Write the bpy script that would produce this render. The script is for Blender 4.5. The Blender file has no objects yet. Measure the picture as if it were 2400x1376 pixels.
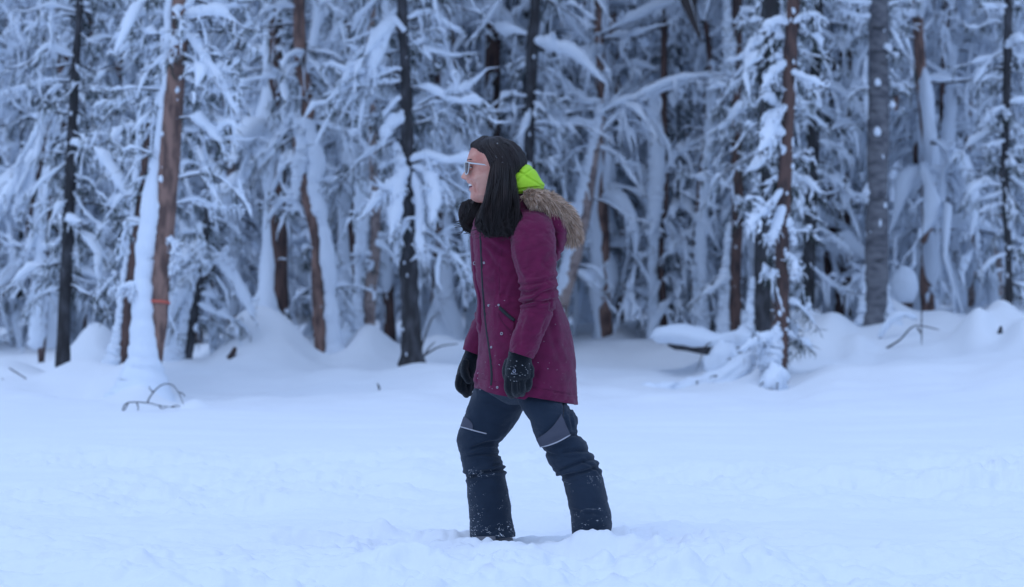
 
import bpy, math, random
import numpy as np
from mathutils import Vector

S = bpy.context.scene
COL = S.collection
# ------------------------------------------------------------------ camera, light, exposure
F = 5667.0            # focal length in pixels of the 2400 px wide photograph (85 mm on 36 mm)
CAMD = 9.2            # metres from the camera to the walking woman
ZC = 0.938            # camera height
cam = bpy.data.cameras.new('camera'); camo = bpy.data.objects.new('camera', cam); COL.objects.link(camo)
cam.lens = 85; cam.sensor_width = 36; cam.clip_start = .1; cam.clip_end = 3000
camo.location = (0, -CAMD, ZC); camo.rotation_euler = (math.pi/2, 0, 0)
cam.dof.use_dof = True; cam.dof.focus_distance = CAMD - .1; cam.dof.aperture_fstop = 3.5
S.camera = camo
SUN_EL, SUN_ROT = math.radians(60), math.radians(212)
world = bpy.data.worlds.new('World'); S.world = world; world.use_nodes = True
wn = world.node_tree; wn.nodes.clear()
wo = wn.nodes.new('ShaderNodeOutputWorld'); bg = wn.nodes.new('ShaderNodeBackground')
sky = wn.nodes.new('ShaderNodeTexSky'); sky.sky_type = 'NISHITA'; sky.sun_disc = False
sky.sun_elevation = SUN_EL; sky.sun_rotation = SUN_ROT; sky.air_density = 1.0; sky.dust_density = .3; sky.ozone_density = 3.0
mixw = wn.nodes.new('ShaderNodeMix'); mixw.data_type = 'RGBA'; mixw.blend_type = 'MIX'
mixw.inputs[0].default_value = .80                       # even cloud cover over the blue sky
mixw.inputs[7].default_value = (3.05, 4.27, 6.85, 1)
wn.links.new(sky.outputs[0], mixw.inputs[6])
bg.inputs[1].default_value = .146
# overcast brightness: the cloud is about three times as bright overhead as at the horizon
tcw = wn.nodes.new('ShaderNodeTexCoord'); sxw = wn.nodes.new('ShaderNodeSeparateXYZ'); mrw = wn.nodes.new('ShaderNodeMapRange'); mul = wn.nodes.new('ShaderNodeVectorMath'); mul.operation = 'SCALE'
wn.links.new(tcw.outputs['Generated'], sxw.inputs[0]); wn.links.new(sxw.outputs[2], mrw.inputs[0])
mrw.inputs[3].default_value = .58; mrw.inputs[4].default_value = 1.6
wn.links.new(mixw.outputs[2], mul.inputs[0]); wn.links.new(mrw.outputs[0], mul.inputs['Scale']); wn.links.new(mul.outputs[0], bg.inputs[0])
wn.links.new(bg.outputs[0], wo.inputs[0])
sun = bpy.data.lights.new('sun', 'SUN'); suno = bpy.data.objects.new('sun', sun); COL.objects.link(suno)
sun.energy = .5; sun.angle = math.radians(40); sun.color = (.80, .88, 1.0)
sd = Vector((-.35, -.55, 1.3)).normalized()              # soft glow of the clearing sky behind the camera
suno.rotation_euler = sd.to_track_quat('Z', 'Y').to_euler()
S.view_settings.view_transform = 'Standard'; S.view_settings.look = 'None'
S.view_settings.exposure = 0.0; S.view_settings.gamma = 1.0; S.view_settings.use_curve_mapping = False
S.render.engine = 'CYCLES'
S.cycles.use_denoising = True
S.cycles.max_bounces = 6; S.cycles.diffuse_bounces = 4; S.cycles.glossy_bounces = 2; S.cycles.transparent_max_bounces = 6
S.cycles.use_adaptive_sampling = True; S.cycles.adaptive_threshold = .01

RNG = np.random.default_rng(7)
# ------------------------------------------------------------------ helpers
def _hash(ix, iy, iz, seed):
    h = (ix.astype(np.int64)*374761393 + iy.astype(np.int64)*668265263 + iz.astype(np.int64)*2147483647 + seed*974711) & 0xffffffff
    h = ((h ^ (h >> 13))*1274126177) & 0xffffffff
    h = ((h ^ (h >> 16))*2246822519) & 0xffffffff
    return ((h ^ (h >> 15)) & 0xffff)/32767.5 - 1
def noise(x, y, z=0.0, seed=0):
    x, y, z = np.broadcast_arrays(np.asarray(x, float), np.asarray(y, float), np.asarray(z, float))
    ix, iy, iz = np.floor(x), np.floor(y), np.floor(z)
    fx, fy, fz = x-ix, y-iy, z-iz
    u, v, w = [f*f*f*(f*(f*6-15)+10) for f in (fx, fy, fz)]
    r = 0
    for a in (0, 1):
        for b in (0, 1):
            for c in (0, 1):
                r = r + _hash(ix+a, iy+b, iz+c, seed)*np.abs(1-a-u)*np.abs(1-b-v)*np.abs(1-c-w)
    return r
def fbm(x, y, z=0.0, octv=3, seed=0):
    r = 0; a = 1.0; s = 1.0; t = 0
    for i in range(octv):
        r = r + a*noise(np.asarray(x)*s, np.asarray(y)*s, np.asarray(z)*s, seed+i*17); t += a; a *= .5; s *= 2.03
    return r/t
def P(px, py, D):
    """point seen at photo pixel (px, py) and standing D metres in front of the camera"""
    return np.array([(px-1200)*D/F, D-CAMD, ZC+(688-py)*D/F])
def smooth01(a, b, x):
    t = np.clip((x-a)/(b-a), 0, 1); return t*t*(3-2*t)
def cat(pts, n):
    """Catmull-Rom through the rows of pts, n samples"""
    pts = np.asarray(pts, float); m = len(pts)
    q = np.vstack([2*pts[0]-pts[1], pts, 2*pts[-1]-pts[-2]])
    t = np.linspace(0, m-1-1e-9, n); i = t.astype(int); f = (t-i)[:, None]
    p0, p1, p2, p3 = q[i], q[i+1], q[i+2], q[i+3]
    return .5*(2*p1+(p2-p0)*f+(2*p0-5*p1+4*p2-p3)*f**2+(3*p1-p0-3*p2+p3)*f**3)

def mesh_from(name, V, Q, mats, T=None, midx=None, smooth=True):
    """V (n,3), Q (m,4) quads, T (k,3) triangles"""
    me = bpy.data.meshes.new(name)
    V = np.asarray(V, np.float32); Q = np.asarray(Q, np.int32).reshape(-1, 4)
    T = np.zeros((0, 3), np.int32) if T is None else np.asarray(T, np.int32).reshape(-1, 3)
    me.vertices.add(len(V)); me.vertices.foreach_set('co', V.ravel())
    me.loops.add(len(Q)*4+len(T)*3); me.loops.foreach_set('vertex_index', np.concatenate([Q.ravel(), T.ravel()]))
    me.polygons.add(len(Q)+len(T))
    me.polygons.foreach_set('loop_start', np.concatenate([np.arange(len(Q))*4, len(Q)*4+np.arange(len(T))*3]).astype(np.int32))
    if midx is not None: me.polygons.foreach_set('material_index', np.asarray(midx, np.int32))
    me.polygons.foreach_set('use_smooth', np.full(len(Q)+len(T), smooth))
    for m in (mats if isinstance(mats, (list, tuple)) else [mats]): me.materials.append(m)
    me.update(calc_edges=True); me.validate()
    return me
def link(name, me, parent=None, **props):
    o = bpy.data.objects.new(name, me); COL.objects.link(o)
    if parent is not None: o.parent = parent
    for k, v in props.items(): o[k] = v
    return o
def thing(name, label, category, loc=(0, 0, 0), group=None):
    o = bpy.data.objects.new(name, None); COL.objects.link(o); o.location = loc; o.empty_display_size = .2
    o['label'] = label; o['category'] = category
    if group: o['group'] = group
    return o

_jr = np.random.default_rng(99)
class Tubes:
    """collects tubes; batches of m tubes with n points each"""
    def __init__(s): s.V = []; s.Q = []; s.n = 0
    def add(s, pts, rad, k=6, sw=1.0, sh=1.0, up=(0, 0, 1), close=True, jit=0.0):
        pts = np.asarray(pts, float); rad = np.asarray(rad, float)
        if pts.ndim == 2: pts = pts[None]; rad = np.broadcast_to(rad, pts.shape[:2])
        m, n, _ = pts.shape
        if m == 0: return
        rad = np.array(np.broadcast_to(rad, (m, n)))
        if close: rad[:, 0] *= .25; rad[:, -1] *= .12
        t = np.gradient(pts, axis=1); t /= np.linalg.norm(t, axis=2, keepdims=True)+1e-9
        U = np.broadcast_to(np.asarray(up, float), t.shape)
        bad = np.abs((t*U).sum(2)).max(axis=1) > .93
        U = np.where(bad[:, None, None], np.array([0, 1.0, 0.02]), U)
        a = np.cross(t, U); a /= np.linalg.norm(a, axis=2, keepdims=True)+1e-9
        b = np.cross(a, t)
        th = np.arange(k)*2*np.pi/k
        c = (pts[:, :, None]+rad[:, :, None, None]*(sw*np.cos(th)[None, None, :, None]*a[:, :, None]+sh*np.sin(th)[None, None, :, None]*b[:, :, None]))
        if jit: c = pts[:, :, None]+(c-pts[:, :, None])*(1+jit*np.clip(_jr.normal(0, 1, (m, n, k, 1)), -1.6, 1.6))
        base = s.n+np.arange(m)[:, None, None]*n*k
        i = np.arange(n-1)[None, :, None]*k; j = np.arange(k)[None, None, :]; j2 = (j+1) % k
        q = np.stack([base+i+j, base+i+j2, base+i+k+j2, base+i+k+j], -1).reshape(-1, 4)
        s.V.append(c.reshape(-1, 3)); s.Q.append(q); s.n += m*n*k
    def mesh(s, name, mat, origin=(0, 0, 0)):
        if not s.V: return None
        return mesh_from(name, np.concatenate(s.V)-np.asarray(origin), np.concatenate(s.Q), mat)
def blob_grid(nu=10, nv=14):
    u = np.linspace(0, np.pi, nu); v = np.arange(nv)*2*np.pi/nv
    X = np.sin(u)[:, None]*np.cos(v); Y = np.sin(u)[:, None]*np.sin(v); Z = np.cos(u)[:, None]*np.ones(nv)
    V = np.stack([X, Y, Z], -1).reshape(-1, 3)
    i = np.arange(nu-1)[:, None]*nv; j = np.arange(nv)[None]; j2 = (j+1) % nv
    Q = np.stack([i+j, i+nv+j, i+nv+j2, i+j2], -1).reshape(-1, 4)
    return V, Q
def add_blobs(tb, C, R, lump=.25, seed=0, nu=8, nv=10):
    V, Q = blob_grid(nu, nv); C = np.atleast_2d(C); R = np.atleast_2d(R)
    for i, (c, r) in enumerate(zip(C, np.broadcast_to(R, C.shape))):
        d = 1+lump*fbm(V[:, 0]*1.6+i*7.1, V[:, 1]*1.6, V[:, 2]*1.6+seed, 2)
        tb.V.append(V*d[:, None]*r+c); tb.Q.append(Q+tb.n); tb.n += len(V)

# ------------------------------------------------------------------ materials
def mat(name, color, rough=.8, spec=.3, bump=0.0, bscale=40, color2=None, cscale=8, cpos=(.4, .65), stretch=(1, 1, 1), sheen=0.0, sss=0.0, coat=0.0):
    m = bpy.data.materials.new(name); m.use_nodes = True
    nt = m.node_tree; b = nt.nodes['Principled BSDF']
    b.inputs['Base Color'].default_value = (*color, 1); b.inputs['Roughness'].default_value = rough
    b.inputs['Specular IOR Level'].default_value = spec
    b.inputs['Sheen Weight'].default_value = sheen
    if sss:
        b.inputs['Subsurface Weight'].default_value = sss; b.inputs['Subsurface Scale'].default_value = .01
        b.inputs['Subsurface Radius'].default_value = (1, .4, .25)
    tc = nt.nodes.new('ShaderNodeTexCoord'); mp = nt.nodes.new('ShaderNodeMapping')
    mp.inputs['Scale'].default_value = stretch; nt.links.new(tc.outputs['Object'], mp.inputs[0])
    if color2:
        n = nt.nodes.new('ShaderNodeTexNoise'); n.inputs['Scale'].default_value = cscale; n.inputs['Detail'].default_value = 5
        nt.links.new(mp.outputs[0], n.inputs['Vector'])
        r = nt.nodes.new('ShaderNodeValToRGB'); r.color_ramp.elements[0].position = cpos[0]; r.color_ramp.elements[1].position = cpos[1]
        r.color_ramp.elements[0].color = (*color, 1); r.color_ramp.elements[1].color = (*color2, 1)
        nt.links.new(n.outputs['Fac'], r.inputs[0]); nt.links.new(r.outputs[0], b.inputs['Base Color'])
    if bump:
        n = nt.nodes.new('ShaderNodeTexNoise'); n.inputs['Scale'].default_value = bscale; n.inputs['Detail'].default_value = 4
        nt.links.new(mp.outputs[0], n.inputs['Vector'])
        bp = nt.nodes.new('ShaderNodeBump'); bp.inputs['Strength'].default_value = bump; bp.inputs['Distance'].default_value = .01
        nt.links.new(n.outputs['Fac'], bp.inputs['Height']); nt.links.new(bp.outputs[0], b.inputs['Normal'])
    return m
M = {}
M['snow'] = mat('snow_ground', (.86, .885, .92), .75, .2, .35, 30)
M['tsnow'] = mat('snow_on_trees', (.81, .87, .95), .8, .15, .5, 26)
M['dark'] = mat('dark_spruce_bark', (.045, .043, .045), .9, .2, .8, 30, (.10, .10, .11), 14, (.45, .7), (1, 1, .35))
M['orange'] = mat('orange_pine_bark', (.30, .185, .15), .9, .2, 1.0, 26, (.13, .085, .075), 13, (.42, .60), (1, 1, .35))
M['brown'] = mat('brown_pine_bark', (.15, .092, .078), .9, .2, 1.0, 26, (.065, .048, .047), 13, (.42, .62), (1, 1, .3))
M['pale'] = mat('pale_birch_bark', (.40, .31, .28), .85, .25, .5, 20, (.20, .15, .14), 7, (.45, .62), (1, 1, 1.6))
M['grey'] = mat('grey_aspen_bark', (.20, .20, .215), .85, .25, .9, 22, (.095, .095, .11), 7, (.40, .66), (1, 1, 2.6))
M['twig'] = mat('twig_bark', (.075, .065, .065), .9, .2)
M['needle'] = mat('spruce_needles', (.045, .06, .05), .9, .2, 0, 1, (.07, .085, .075), 3)
# ------------------------------------------------------------------ ground
_cx = np.array([-400, 0, 300, 600, 850, 1200, 1500, 1750, 1900, 2100, 2400, 2900.])
_cd = np.array([5, 16, 18, 20, 22, 24, 27, 30, 33, 38, 45, 60, 80, 130, 300.])
_tb = np.array([
 [0,0,0,0,0,0,0,0,0,0,0,0],
 [0,0,0,0,0,0,0,0,0,0,0,.02],
 [.02,.01,.01,0,0,0,0,0,0,.02,.05,.1],
 [.06,.04,.03,.0,.0,.02,.01,.02,.04,.08,.16,.25],
 [.12,.11,.04,-.02,.03,.10,.02,.05,.12,.22,.32,.4],
 [.13,.10,.05,.10,.06,.22,-.06,.05,.32,.36,.47,.55],
 [.15,.10,.20,.52,.18,.22,-.02,.24,.42,.48,.66,.75],
 [.20,.14,.22,.34,.24,.30,.36,.40,.52,.60,.76,.8],
 [.3,.24,.26,.28,.28,.38,.52,.50,.56,.62,.78,.8],
 [.4,.34,.36,.38,.38,.46,.56,.56,.6,.65,.78,.8],
 [.5,.42,.44,.46,.47,.54,.60,.61,.63,.68,.8,.85],
 [.6,.55,.55,.56,.57,.60,.64,.66,.7,.75,.85,.9],
 [.8]*12, [1.2]*12, [3.]*12])
_gx = np.arange(-800, 3201, 20.); _gd = np.arange(5, 300, .25)
_g = np.array([np.interp(_gx, _cx, r) for r in _tb])
_g = np.array([np.interp(_gd, _cd, _g[:, i]) for i in range(len(_gx))]).T
def _blur(a, s, ax):
    k = np.exp(-.5*(np.arange(-3*s, 3*s+1)/s)**2); k /= k.sum(); w = 3*s
    a = np.moveaxis(a, ax, 0); p = np.concatenate([np.repeat(a[:1], w, 0), a, np.repeat(a[-1:], w, 0)])
    r = sum(k[i]*p[i:i+len(a)] for i in range(2*w+1)); return np.moveaxis(r, 0, ax)
_g = _blur(_blur(_g, 3, 1), 3, 0)
# humps of drifted snow: (px, D, half width px, half depth m, height m)
HUMPS = [(595, 26.6, 105, 1.0, .36), (520, 26.0, 60, .7, .12), (700, 26.4, 70, .8, .14), (250, 22.3, 80, .7, .34), (180, 22.4, 60, .6, .16), (330, 21.3, 60, .7, .36), (225, 25.5, 60, .8, .45), (1885, 26.6, 42, .8, .42), (1930, 25.6, 45, .6, .14),
         (1700, 23.6, 95, .7, .18), (1640, 22.6, 60, .5, .12), (1790, 23.2, 60, .7, .24), (850, 27.0, 45, .8, .42), (905, 27.2, 40, .6, .22), (2010, 25.0, 36, .5, .24), (1965, 26.0, 35, .5, .24), (2290, 24.5, 34, .5, .22), (2350, 26, 50, .8, .24), (2250, 25.0, 60, .5, .12),
         (2400, 24.0, 40, .5, .2), (1030, 27, 60, .7, .26), (1100, 26, 50, .6, .14), (2080, 27.3, 50, .5, .25), (2200, 27, 50, .6, .18), (1560, 29, 120, .6, .10), (1450, 31, 30, .4, .16), (40, 23.5, 120, .8, .14), (455, 19.9, 30, .3, .07), (2100, 22.0, 130, .5, .05), (1430, 22.3, 90, .5, .08)]
FEET = [((1154-1200)/615, .12, .20, .11), ((1388-1200)/615, -.12, .19, .11)]
ANCH = []     # (px, py, D): places where the surface of the snow is known
_ax = np.zeros(0)
def _rbf(px, D):
    r = 0
    for (ax, ad, sx, sd_), w in zip(_ap, _ax): r = r+w*np.exp(-((px-ax)/sx)**2-((D-ad)/sd_)**2)
    return r
_ap = []
def gz(x, y, fine=True):
    x = np.asarray(x, float); y = np.asarray(y, float); D = y+CAMD; Dc = np.clip(D, 5, 299)
    px = np.clip(1200+x*F/Dc, -799, 3199)
    u = (px+800)/20; v = np.clip((Dc-5)/.25, 0, len(_gd)-1.001); i = u.astype(int); j = v.astype(int); fu = u-i; fv = v-j
    z = (_g[j, i]*(1-fu)+_g[j, np.minimum(i+1, 200)]*fu)*(1-fv)+(_g[j+1, i]*(1-fu)+_g[j+1, np.minimum(i+1, 200)]*fu)*fv
    for hx, hd, wx, wd, h in HUMPS:
        e = ((px-hx)/wx)**2+((D-hd)/wd)**2
        z = z+h*np.exp(-e*(.7+.3*np.clip(fbm(x*2, y*2, hx, 2), -1, 1)))
    z = z+_rbf(px, D)
    if not fine: return z
    near = (1-smooth01(11.5, 16, D+1.2*fbm(x*.4, y*.4, 3, 2)))*smooth01(5.6, 7.0, D)
    far = smooth01(17, 21, D)
    lum = np.clip(.8+1.3*fbm(x*.7, y*.9, 8, 2), .15, 1.8)*(1-.75*np.exp(-((x-.12)/.30)**2-((y-.25)/.5)**2))
    z = z+(.065*fbm(x*1.3, y*1.7, 1, 2)+.050*fbm(x*3.6, y*5, 2, 3)-.030*np.abs(fbm(x*5.0, y*8, 4, 3))
           +.020*np.maximum(fbm(x*12, y*15, 9, 2)-.10, 0)*2.0+.007*fbm(x*30, y*32, 14, 2))*near*lum
    z = z+(.030*fbm(x*.35+2, y*1.3, 5, 2)+.022*fbm(x*.8, y*3.6, 6, 2)+.006*fbm(x*3, y*9, 7, 2))*(1-far*.4)
    z = z+far*(.085*fbm(x*.8, y*.9, 11, 3)+.035*fbm(x*2.2, y*2.6, 12, 3)+.05*np.abs(fbm(x*.5+3, y*1.1, 13, 2)))
    # pressed-in tracks and a low rim of loose snow round the legs
    for fx, fy, ax, ay in FEET:
        r = np.sqrt(((x-fx)/ax)**2+((y-fy)/ay)**2)*(1+.12*noise(np.arctan2(y-fy, x-fx)*1.5, fx, 0))
        z = z-.02*(1-smooth01(.5, .9, r))+(1-np.exp(-((x-.11)/.11)**2))*np.exp(-((r-1.4)/.45)**2)*(.007+.006*np.clip(fbm(x*9, y*9, 21, 2), -.8, 1)+.009*fbm(x*34, y*34, 22, 3))
    r = ((x-.12)/.16)**2+((y-.15)/.35)**2; z = z-.02*np.exp(-r)
    r = ((x-.325)/.14)**2+((y+.285)/.075)**2; z = z+(.072+.022*fbm(x*14, y*14, 33, 3))*np.exp(-r**1.5)
    # a shallow line of older footprints crossing the foreground
    for k, (qx, qy) in enumerate([(.72, -.35), (1.05, .25), (1.5, -.3), (1.9, .3), (-.75, .1), (-1.2, -.3), (-1.75, .15), (.1, -.75), (-.4, -.9), (2.4, -.4)]):
        r = np.sqrt(((x-qx)/.13)**2+((y-qy)/.09)**2)
        z = z-.035*(1-smooth01(.4, 1.1, r))+.016*np.exp(-((r-1.5)/.4)**2)*(1+fbm(x*16, y*16, 5+k, 3))
    return z
def solve_anchors():
    global _ax, _ap
    A = np.array([(146, 884, 23.4), (362, 905, 20.9), (290, 872, 22.6), (440, 852, 25.5), (756, 848, 26.8), (868, 832, 28.0), (966, 856, 24.2), (1786, 790, 25.8), (1834, 905, 22.4), (1892, 752, 27.2), (2048, 758, 26.5), (2366, 735, 26.8),
        (590, 764, 27.6), (470, 850, 26.2), (500, 940, 22.2), (650, 925, 22.6), (800, 880, 23.6), (430, 952, 20.6), (1060, 868, 22.4), (1230, 852, 23.6), (1400, 912, 22.8), (1500, 885, 25.2), (1400, 800, 29.5), (1560, 757, 33), (1380, 738, 36), (1640, 905, 23.0),
        (2000, 830, 24.6), (2230, 800, 25.4), (2390, 735, 28.6), (1980, 770, 26.6), (60, 912, 21.4), (200, 905, 21.7), (250, 850, 22.3), (1700, 790, 26.4), (100, 860, 27), (700, 790, 31), (1950, 880, 21.8), (2250, 870, 22.0), (1130, 790, 31)], float)
    pts = np.array([P(*a) for a in A]); g = gz(pts[:, 0], pts[:, 1], False); d = pts[:, 2]-g
    _ap = [(a[0], a[2], 75, 1.25) for a in A]
    K = np.array([[math.exp(-((a[0]-b[0])/75)**2-((a[2]-b[2])/1.25)**2) for b in A] for a in A])+np.eye(len(A))*.08
    _ax = np.clip(np.linalg.solve(K, d), -.7, .7)
solve_anchors()
def build_ground():
    fpx = np.arange(-500, 2901, 5.0)
    cols = np.concatenate([[-60000, -20000, -8000, -4000, -2200, -1400, -900, -700], fpx, [3100, 3400, 4000, 5200, 8000, 14000, 30000, 62000]])
    py = np.concatenate([np.linspace(1480, 1000, 300), np.linspace(998, 812, 170)])
    D = np.concatenate([[.6, 2, 4, 5.5, 6.3], F*ZC/(py-688)])
    last = D[-1]
    D = np.concatenate([D, np.linspace(last+.4, 80, 90), [85, 92, 100, 115, 140, 180, 260, 400, 700, 1500]])
    PX, DD = np.meshgrid(cols, D)
    X = (PX-1200)*DD/F; Y = DD-CAMD; Z = gz(X, Y)
    V = np.stack([X, Y, Z], -1).reshape(-1, 3); n = len(cols)
    i = np.arange(len(D)-1)[:, None]*n; j = np.arange(n-1)[None]
    Q = np.stack([i+j, i+j+1, i+n+j+1, i+n+j], -1).reshape(-1, 4)
    # the clearing goes on behind the camera
    bx = np.linspace(-300, 300, 61); by = np.concatenate([np.linspace(-300, -20, 20), np.linspace(-18, D[0]-CAMD-.001, 12)])
    BX, BY = np.meshgrid(bx, by); B = np.stack([BX, BY, np.zeros_like(BX)], -1).reshape(-1, 3); k0 = len(V)
    i = k0+np.arange(len(by)-1)[:, None]*61; j = np.arange(60)[None]
    Q2 = np.stack([i+j, i+j+1, i+61+j+1, i+61+j], -1).reshape(-1, 4)
    me = mesh_from('snow_ground', np.concatenate([V, B]), np.concatenate([Q, Q2]), M['snow'])
    link('snow_ground', me, kind='structure')
build_ground()

# ------------------------------------------------------------------ trees
def branch_pts(base, az, el, L, droop, n, wig, rng):
    """m curved branches; base (m,3), the rest (m,)"""
    m = len(az); t = np.linspace(0, 1, n)[None]
    h = L[:, None]*(t*np.cos(el)[:, None]-.18*t**2*droop[:, None]); v = L[:, None]*(np.sin(el)[:, None]*t-droop[:, None]*t**1.9)
    ph = rng.uniform(0, 6.3, (m, 1)); ph2 = rng.uniform(0, 6.3, (m, 1)); fr = rng.uniform(3, 7, (m, 1))
    side = wig*L[:, None]*np.sin(fr*t+ph)*t; vert = wig*.6*L[:, None]*np.sin(fr*1.3*t+ph2)*t
    ca, sa = np.cos(az)[:, None], np.sin(az)[:, None]
    p = np.stack([ca*h-sa*side, sa*h+ca*side, v+vert], -1)
    return base[:, None]+p
def snow_on(tb, pts, rb, rs, rng, k=7, cut=None, lumpf=1.0, sw=1.05, sh=.85):
    """snow lying along branches: lumpy tubes shifted up"""
    m, n, _ = pts.shape
    t = np.linspace(0, 1, n)[None]
    l = 1+.55*lumpf*np.sin(t*rng.uniform(5, 18, (m, 1))+rng.uniform(0, 6.3, (m, 1)))+.33*lumpf*rng.normal(0, 1, (m, n))
    prof = np.minimum(1, .35+2.2*t)*np.minimum(1, 2.6*(1.04-t))
    r = np.maximum(rs[:, None]*prof*np.clip(l, .10, 2.1), .002)
    tan = np.gradient(pts, axis=1); steep = np.abs(tan[..., 2])/(np.linalg.norm(tan, axis=2)+1e-9)
    r = r*(1-.35*steep**3)
    c = pts.copy(); c[..., 2] += np.broadcast_to(rb, (m, n))*.7+r*.55
    tb.add(c, r, k, sw, sh, jit=.16)
def sub_branches(pts, L, per, frac, rng, down=.5, n=5, spread=1.0):
    m, N, _ = pts.shape
    idx = np.repeat(np.arange(m), per); t = rng.uniform(.18, .97, len(idx)); f = t*(N-1); i = np.minimum(f.astype(int), N-2)
    b = pts[idx, i]+(pts[idx, i+1]-pts[idx, i])*(f-i)[:, None]
    tan = pts[idx, i+1]-pts[idx, i]; az = np.arctan2(tan[:, 1], tan[:, 0])+rng.choice([-1, 1], len(idx))*rng.uniform(.35, 1.1, len(idx))*spread
    Ls = np.maximum(L[idx]*frac*(1.15-t)*np.clip(rng.lognormal(-.25, .5, len(idx)), .25, 1.9), .06)
    el = rng.uniform(-1.3, .85, len(idx))
    return branch_pts(b, az, el, Ls, rng.uniform(-.3, 1.0, len(idx))*down*1.6, n, .13, rng), Ls
def needles(tb, pts, per, ln, rng, r=.007, down=1.0):
    m, N, _ = pts.shape
    idx = np.repeat(np.arange(m), per); f = rng.uniform(0.1, 1, len(idx))*(N-1); i = np.minimum(f.astype(int), N-2)
    b = pts[idx, i]+(pts[idx, i+1]-pts[idx, i])*(f-i)[:, None]
    d = rng.normal(0, .55, (len(idx), 3)); d[:, 2] -= down; d /= np.linalg.norm(d, axis=1, keepdims=True)
    l = ln*rng.uniform(.4, 1.3, len(idx)); e = b+d*l[:, None]
    tb.add(np.stack([b, (b+e)/2+rng.normal(0, .01, b.shape), e], 1), np.broadcast_to([r, r*.9, r*.5], (len(idx), 3)), 3)
def plaster(tb, path, rad, side, rng, amount=1.0, k=9, patch=.5):
    """wind-blown snow stuck to one side of a trunk, in ragged patches"""
    q = np.linspace(0, len(path)-1, int(len(path)*2.2)); path = np.stack([np.interp(q, np.arange(len(path)), path[:, k_]) for k_ in range(3)], 1); rad = np.interp(q, np.arange(len(rad)), rad)
    n = len(path); s = np.linspace(0, 1, n); L = np.linalg.norm(np.diff(path, axis=0), axis=1).sum()
    w = fbm(s*L*1.4+rng.uniform(0, 99), 3.3, 0, 4, int(rng.integers(99)))*1.15
    r = rad*(.72+amount*(.42+1.15*w)); r = np.clip(r, rad*.3, rad*1.8)
    c = path+np.asarray(side)[None]*(rad*.62+np.clip(w, 0, 1)*rad*.4)[:, None]
    tb.add(c, np.where(w < -patch, rad*.25, r), k, jit=.17)

def spruce(name, H, r, seed, bark='dark', z0=.6, dens=7.5, Lb=1.5, snow=1.0, fine=1.0, stuffed=False, keep_vis=8.0, plast=True, needle=1.0, droop=1.0):
    """builds trunk, branch and snow meshes of one spruce standing at the origin"""
    rng = np.random.default_rng(seed)
    n = 26; z = np.linspace(-.4, H, n)
    trunk = np.stack([.05*fbm(z*.35, seed, 0, 2)*H*.12, .05*fbm(z*.35, seed+5., 0, 2)*H*.12, z], -1); rad = r*np.clip(1-(z/H)*.85, .05, 2)*(1+.5*np.exp(-np.maximum(z, 0)/.25))
    T = Tubes(); T.add(trunk, rad, 10)
    Bk, Sn, Nd = Tubes(), Tubes(), Tubes()
    m = int((H-z0)*dens); zb = z0+(H-z0)*rng.uniform(0, 1, m)**1.1
    L = (Lb*(1-zb/H)**.75+.25)*rng.uniform(.45, 1.15, m)
    base = np.stack([np.interp(zb, z, trunk[:, 0]), np.interp(zb, z, trunk[:, 1]), zb], -1)
    br = branch_pts(base, rng.uniform(0, 6.283, m), rng.uniform(-.35, .45, m), L, rng.uniform(.2, 1.15, m)*droop, 8, .12, rng)
    rb = (.006+.010*L)[:, None]*np.linspace(1, .35, 8)
    Bk.add(br, rb, 4)
    rs = snow*(.022+.030*L)*rng.uniform(.5, 1.7, m)
    snow_on(Sn, br, rb, rs, rng, 7)
    vis = zb < keep_vis
    per = max(1, int(round(9*fine)))
    sb, Ls = sub_branches(br[vis], L[vis], per, .42, rng, .8)
    Bk.add(sb, np.broadcast_to(np.linspace(.006, .003, 5), sb.shape[:2]), 3)
    sel = rng.uniform(0, 1, len(sb)) < .8
    snow_on(Sn, sb[sel], .004, snow*(.011+.028*Ls[sel])*rng.uniform(.4, 1.8, sel.sum()), rng, 5)
    s2, L2 = sub_branches(sb, Ls, 2, .75, rng, .7, 4); Bk.add(s2, np.broadcast_to(np.linspace(.004, .002, 4), s2.shape[:2]), 3)
    k2 = rng.uniform(0, 1, len(s2)) < .7; snow_on(Sn, s2[k2], .003, snow*(.008+.030*L2[k2])*rng.uniform(.5, 1.6, k2.sum()), rng, 4)
    if needle:
        needles(Nd, sb, max(1, int(4*fine*needle)), .16, rng)
        needles(Nd, br[vis], int(8*fine*needle), .2, rng, .009)
    if plast:
        a = rng.uniform(2.6, 4.4); plaster(Sn, trunk, rad*1.02, (math.cos(a), math.sin(a), 0), rng, .9*snow)
    kn = rng.integers(8, 16); zk = rng.uniform(.2, min(H, 6), kn); a = rng.uniform(0, 6.28, kn); rk = np.interp(zk, z, rad)
    C = np.stack([np.interp(zk, z, trunk[:, 0])+np.cos(a)*rk, np.interp(zk, z, trunk[:, 1])+np.sin(a)*rk, zk], -1)
    add_blobs(Sn, C, rng.uniform(.012, .045, (kn, 1))*[1, 1, 1.3], .6, seed, 6, 8)
    return dict(trunk=(T, M[bark]), branches=(Bk, M['twig']), needles=(Nd, M['needle']), snow=(Sn, M['tsnow']))
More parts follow.
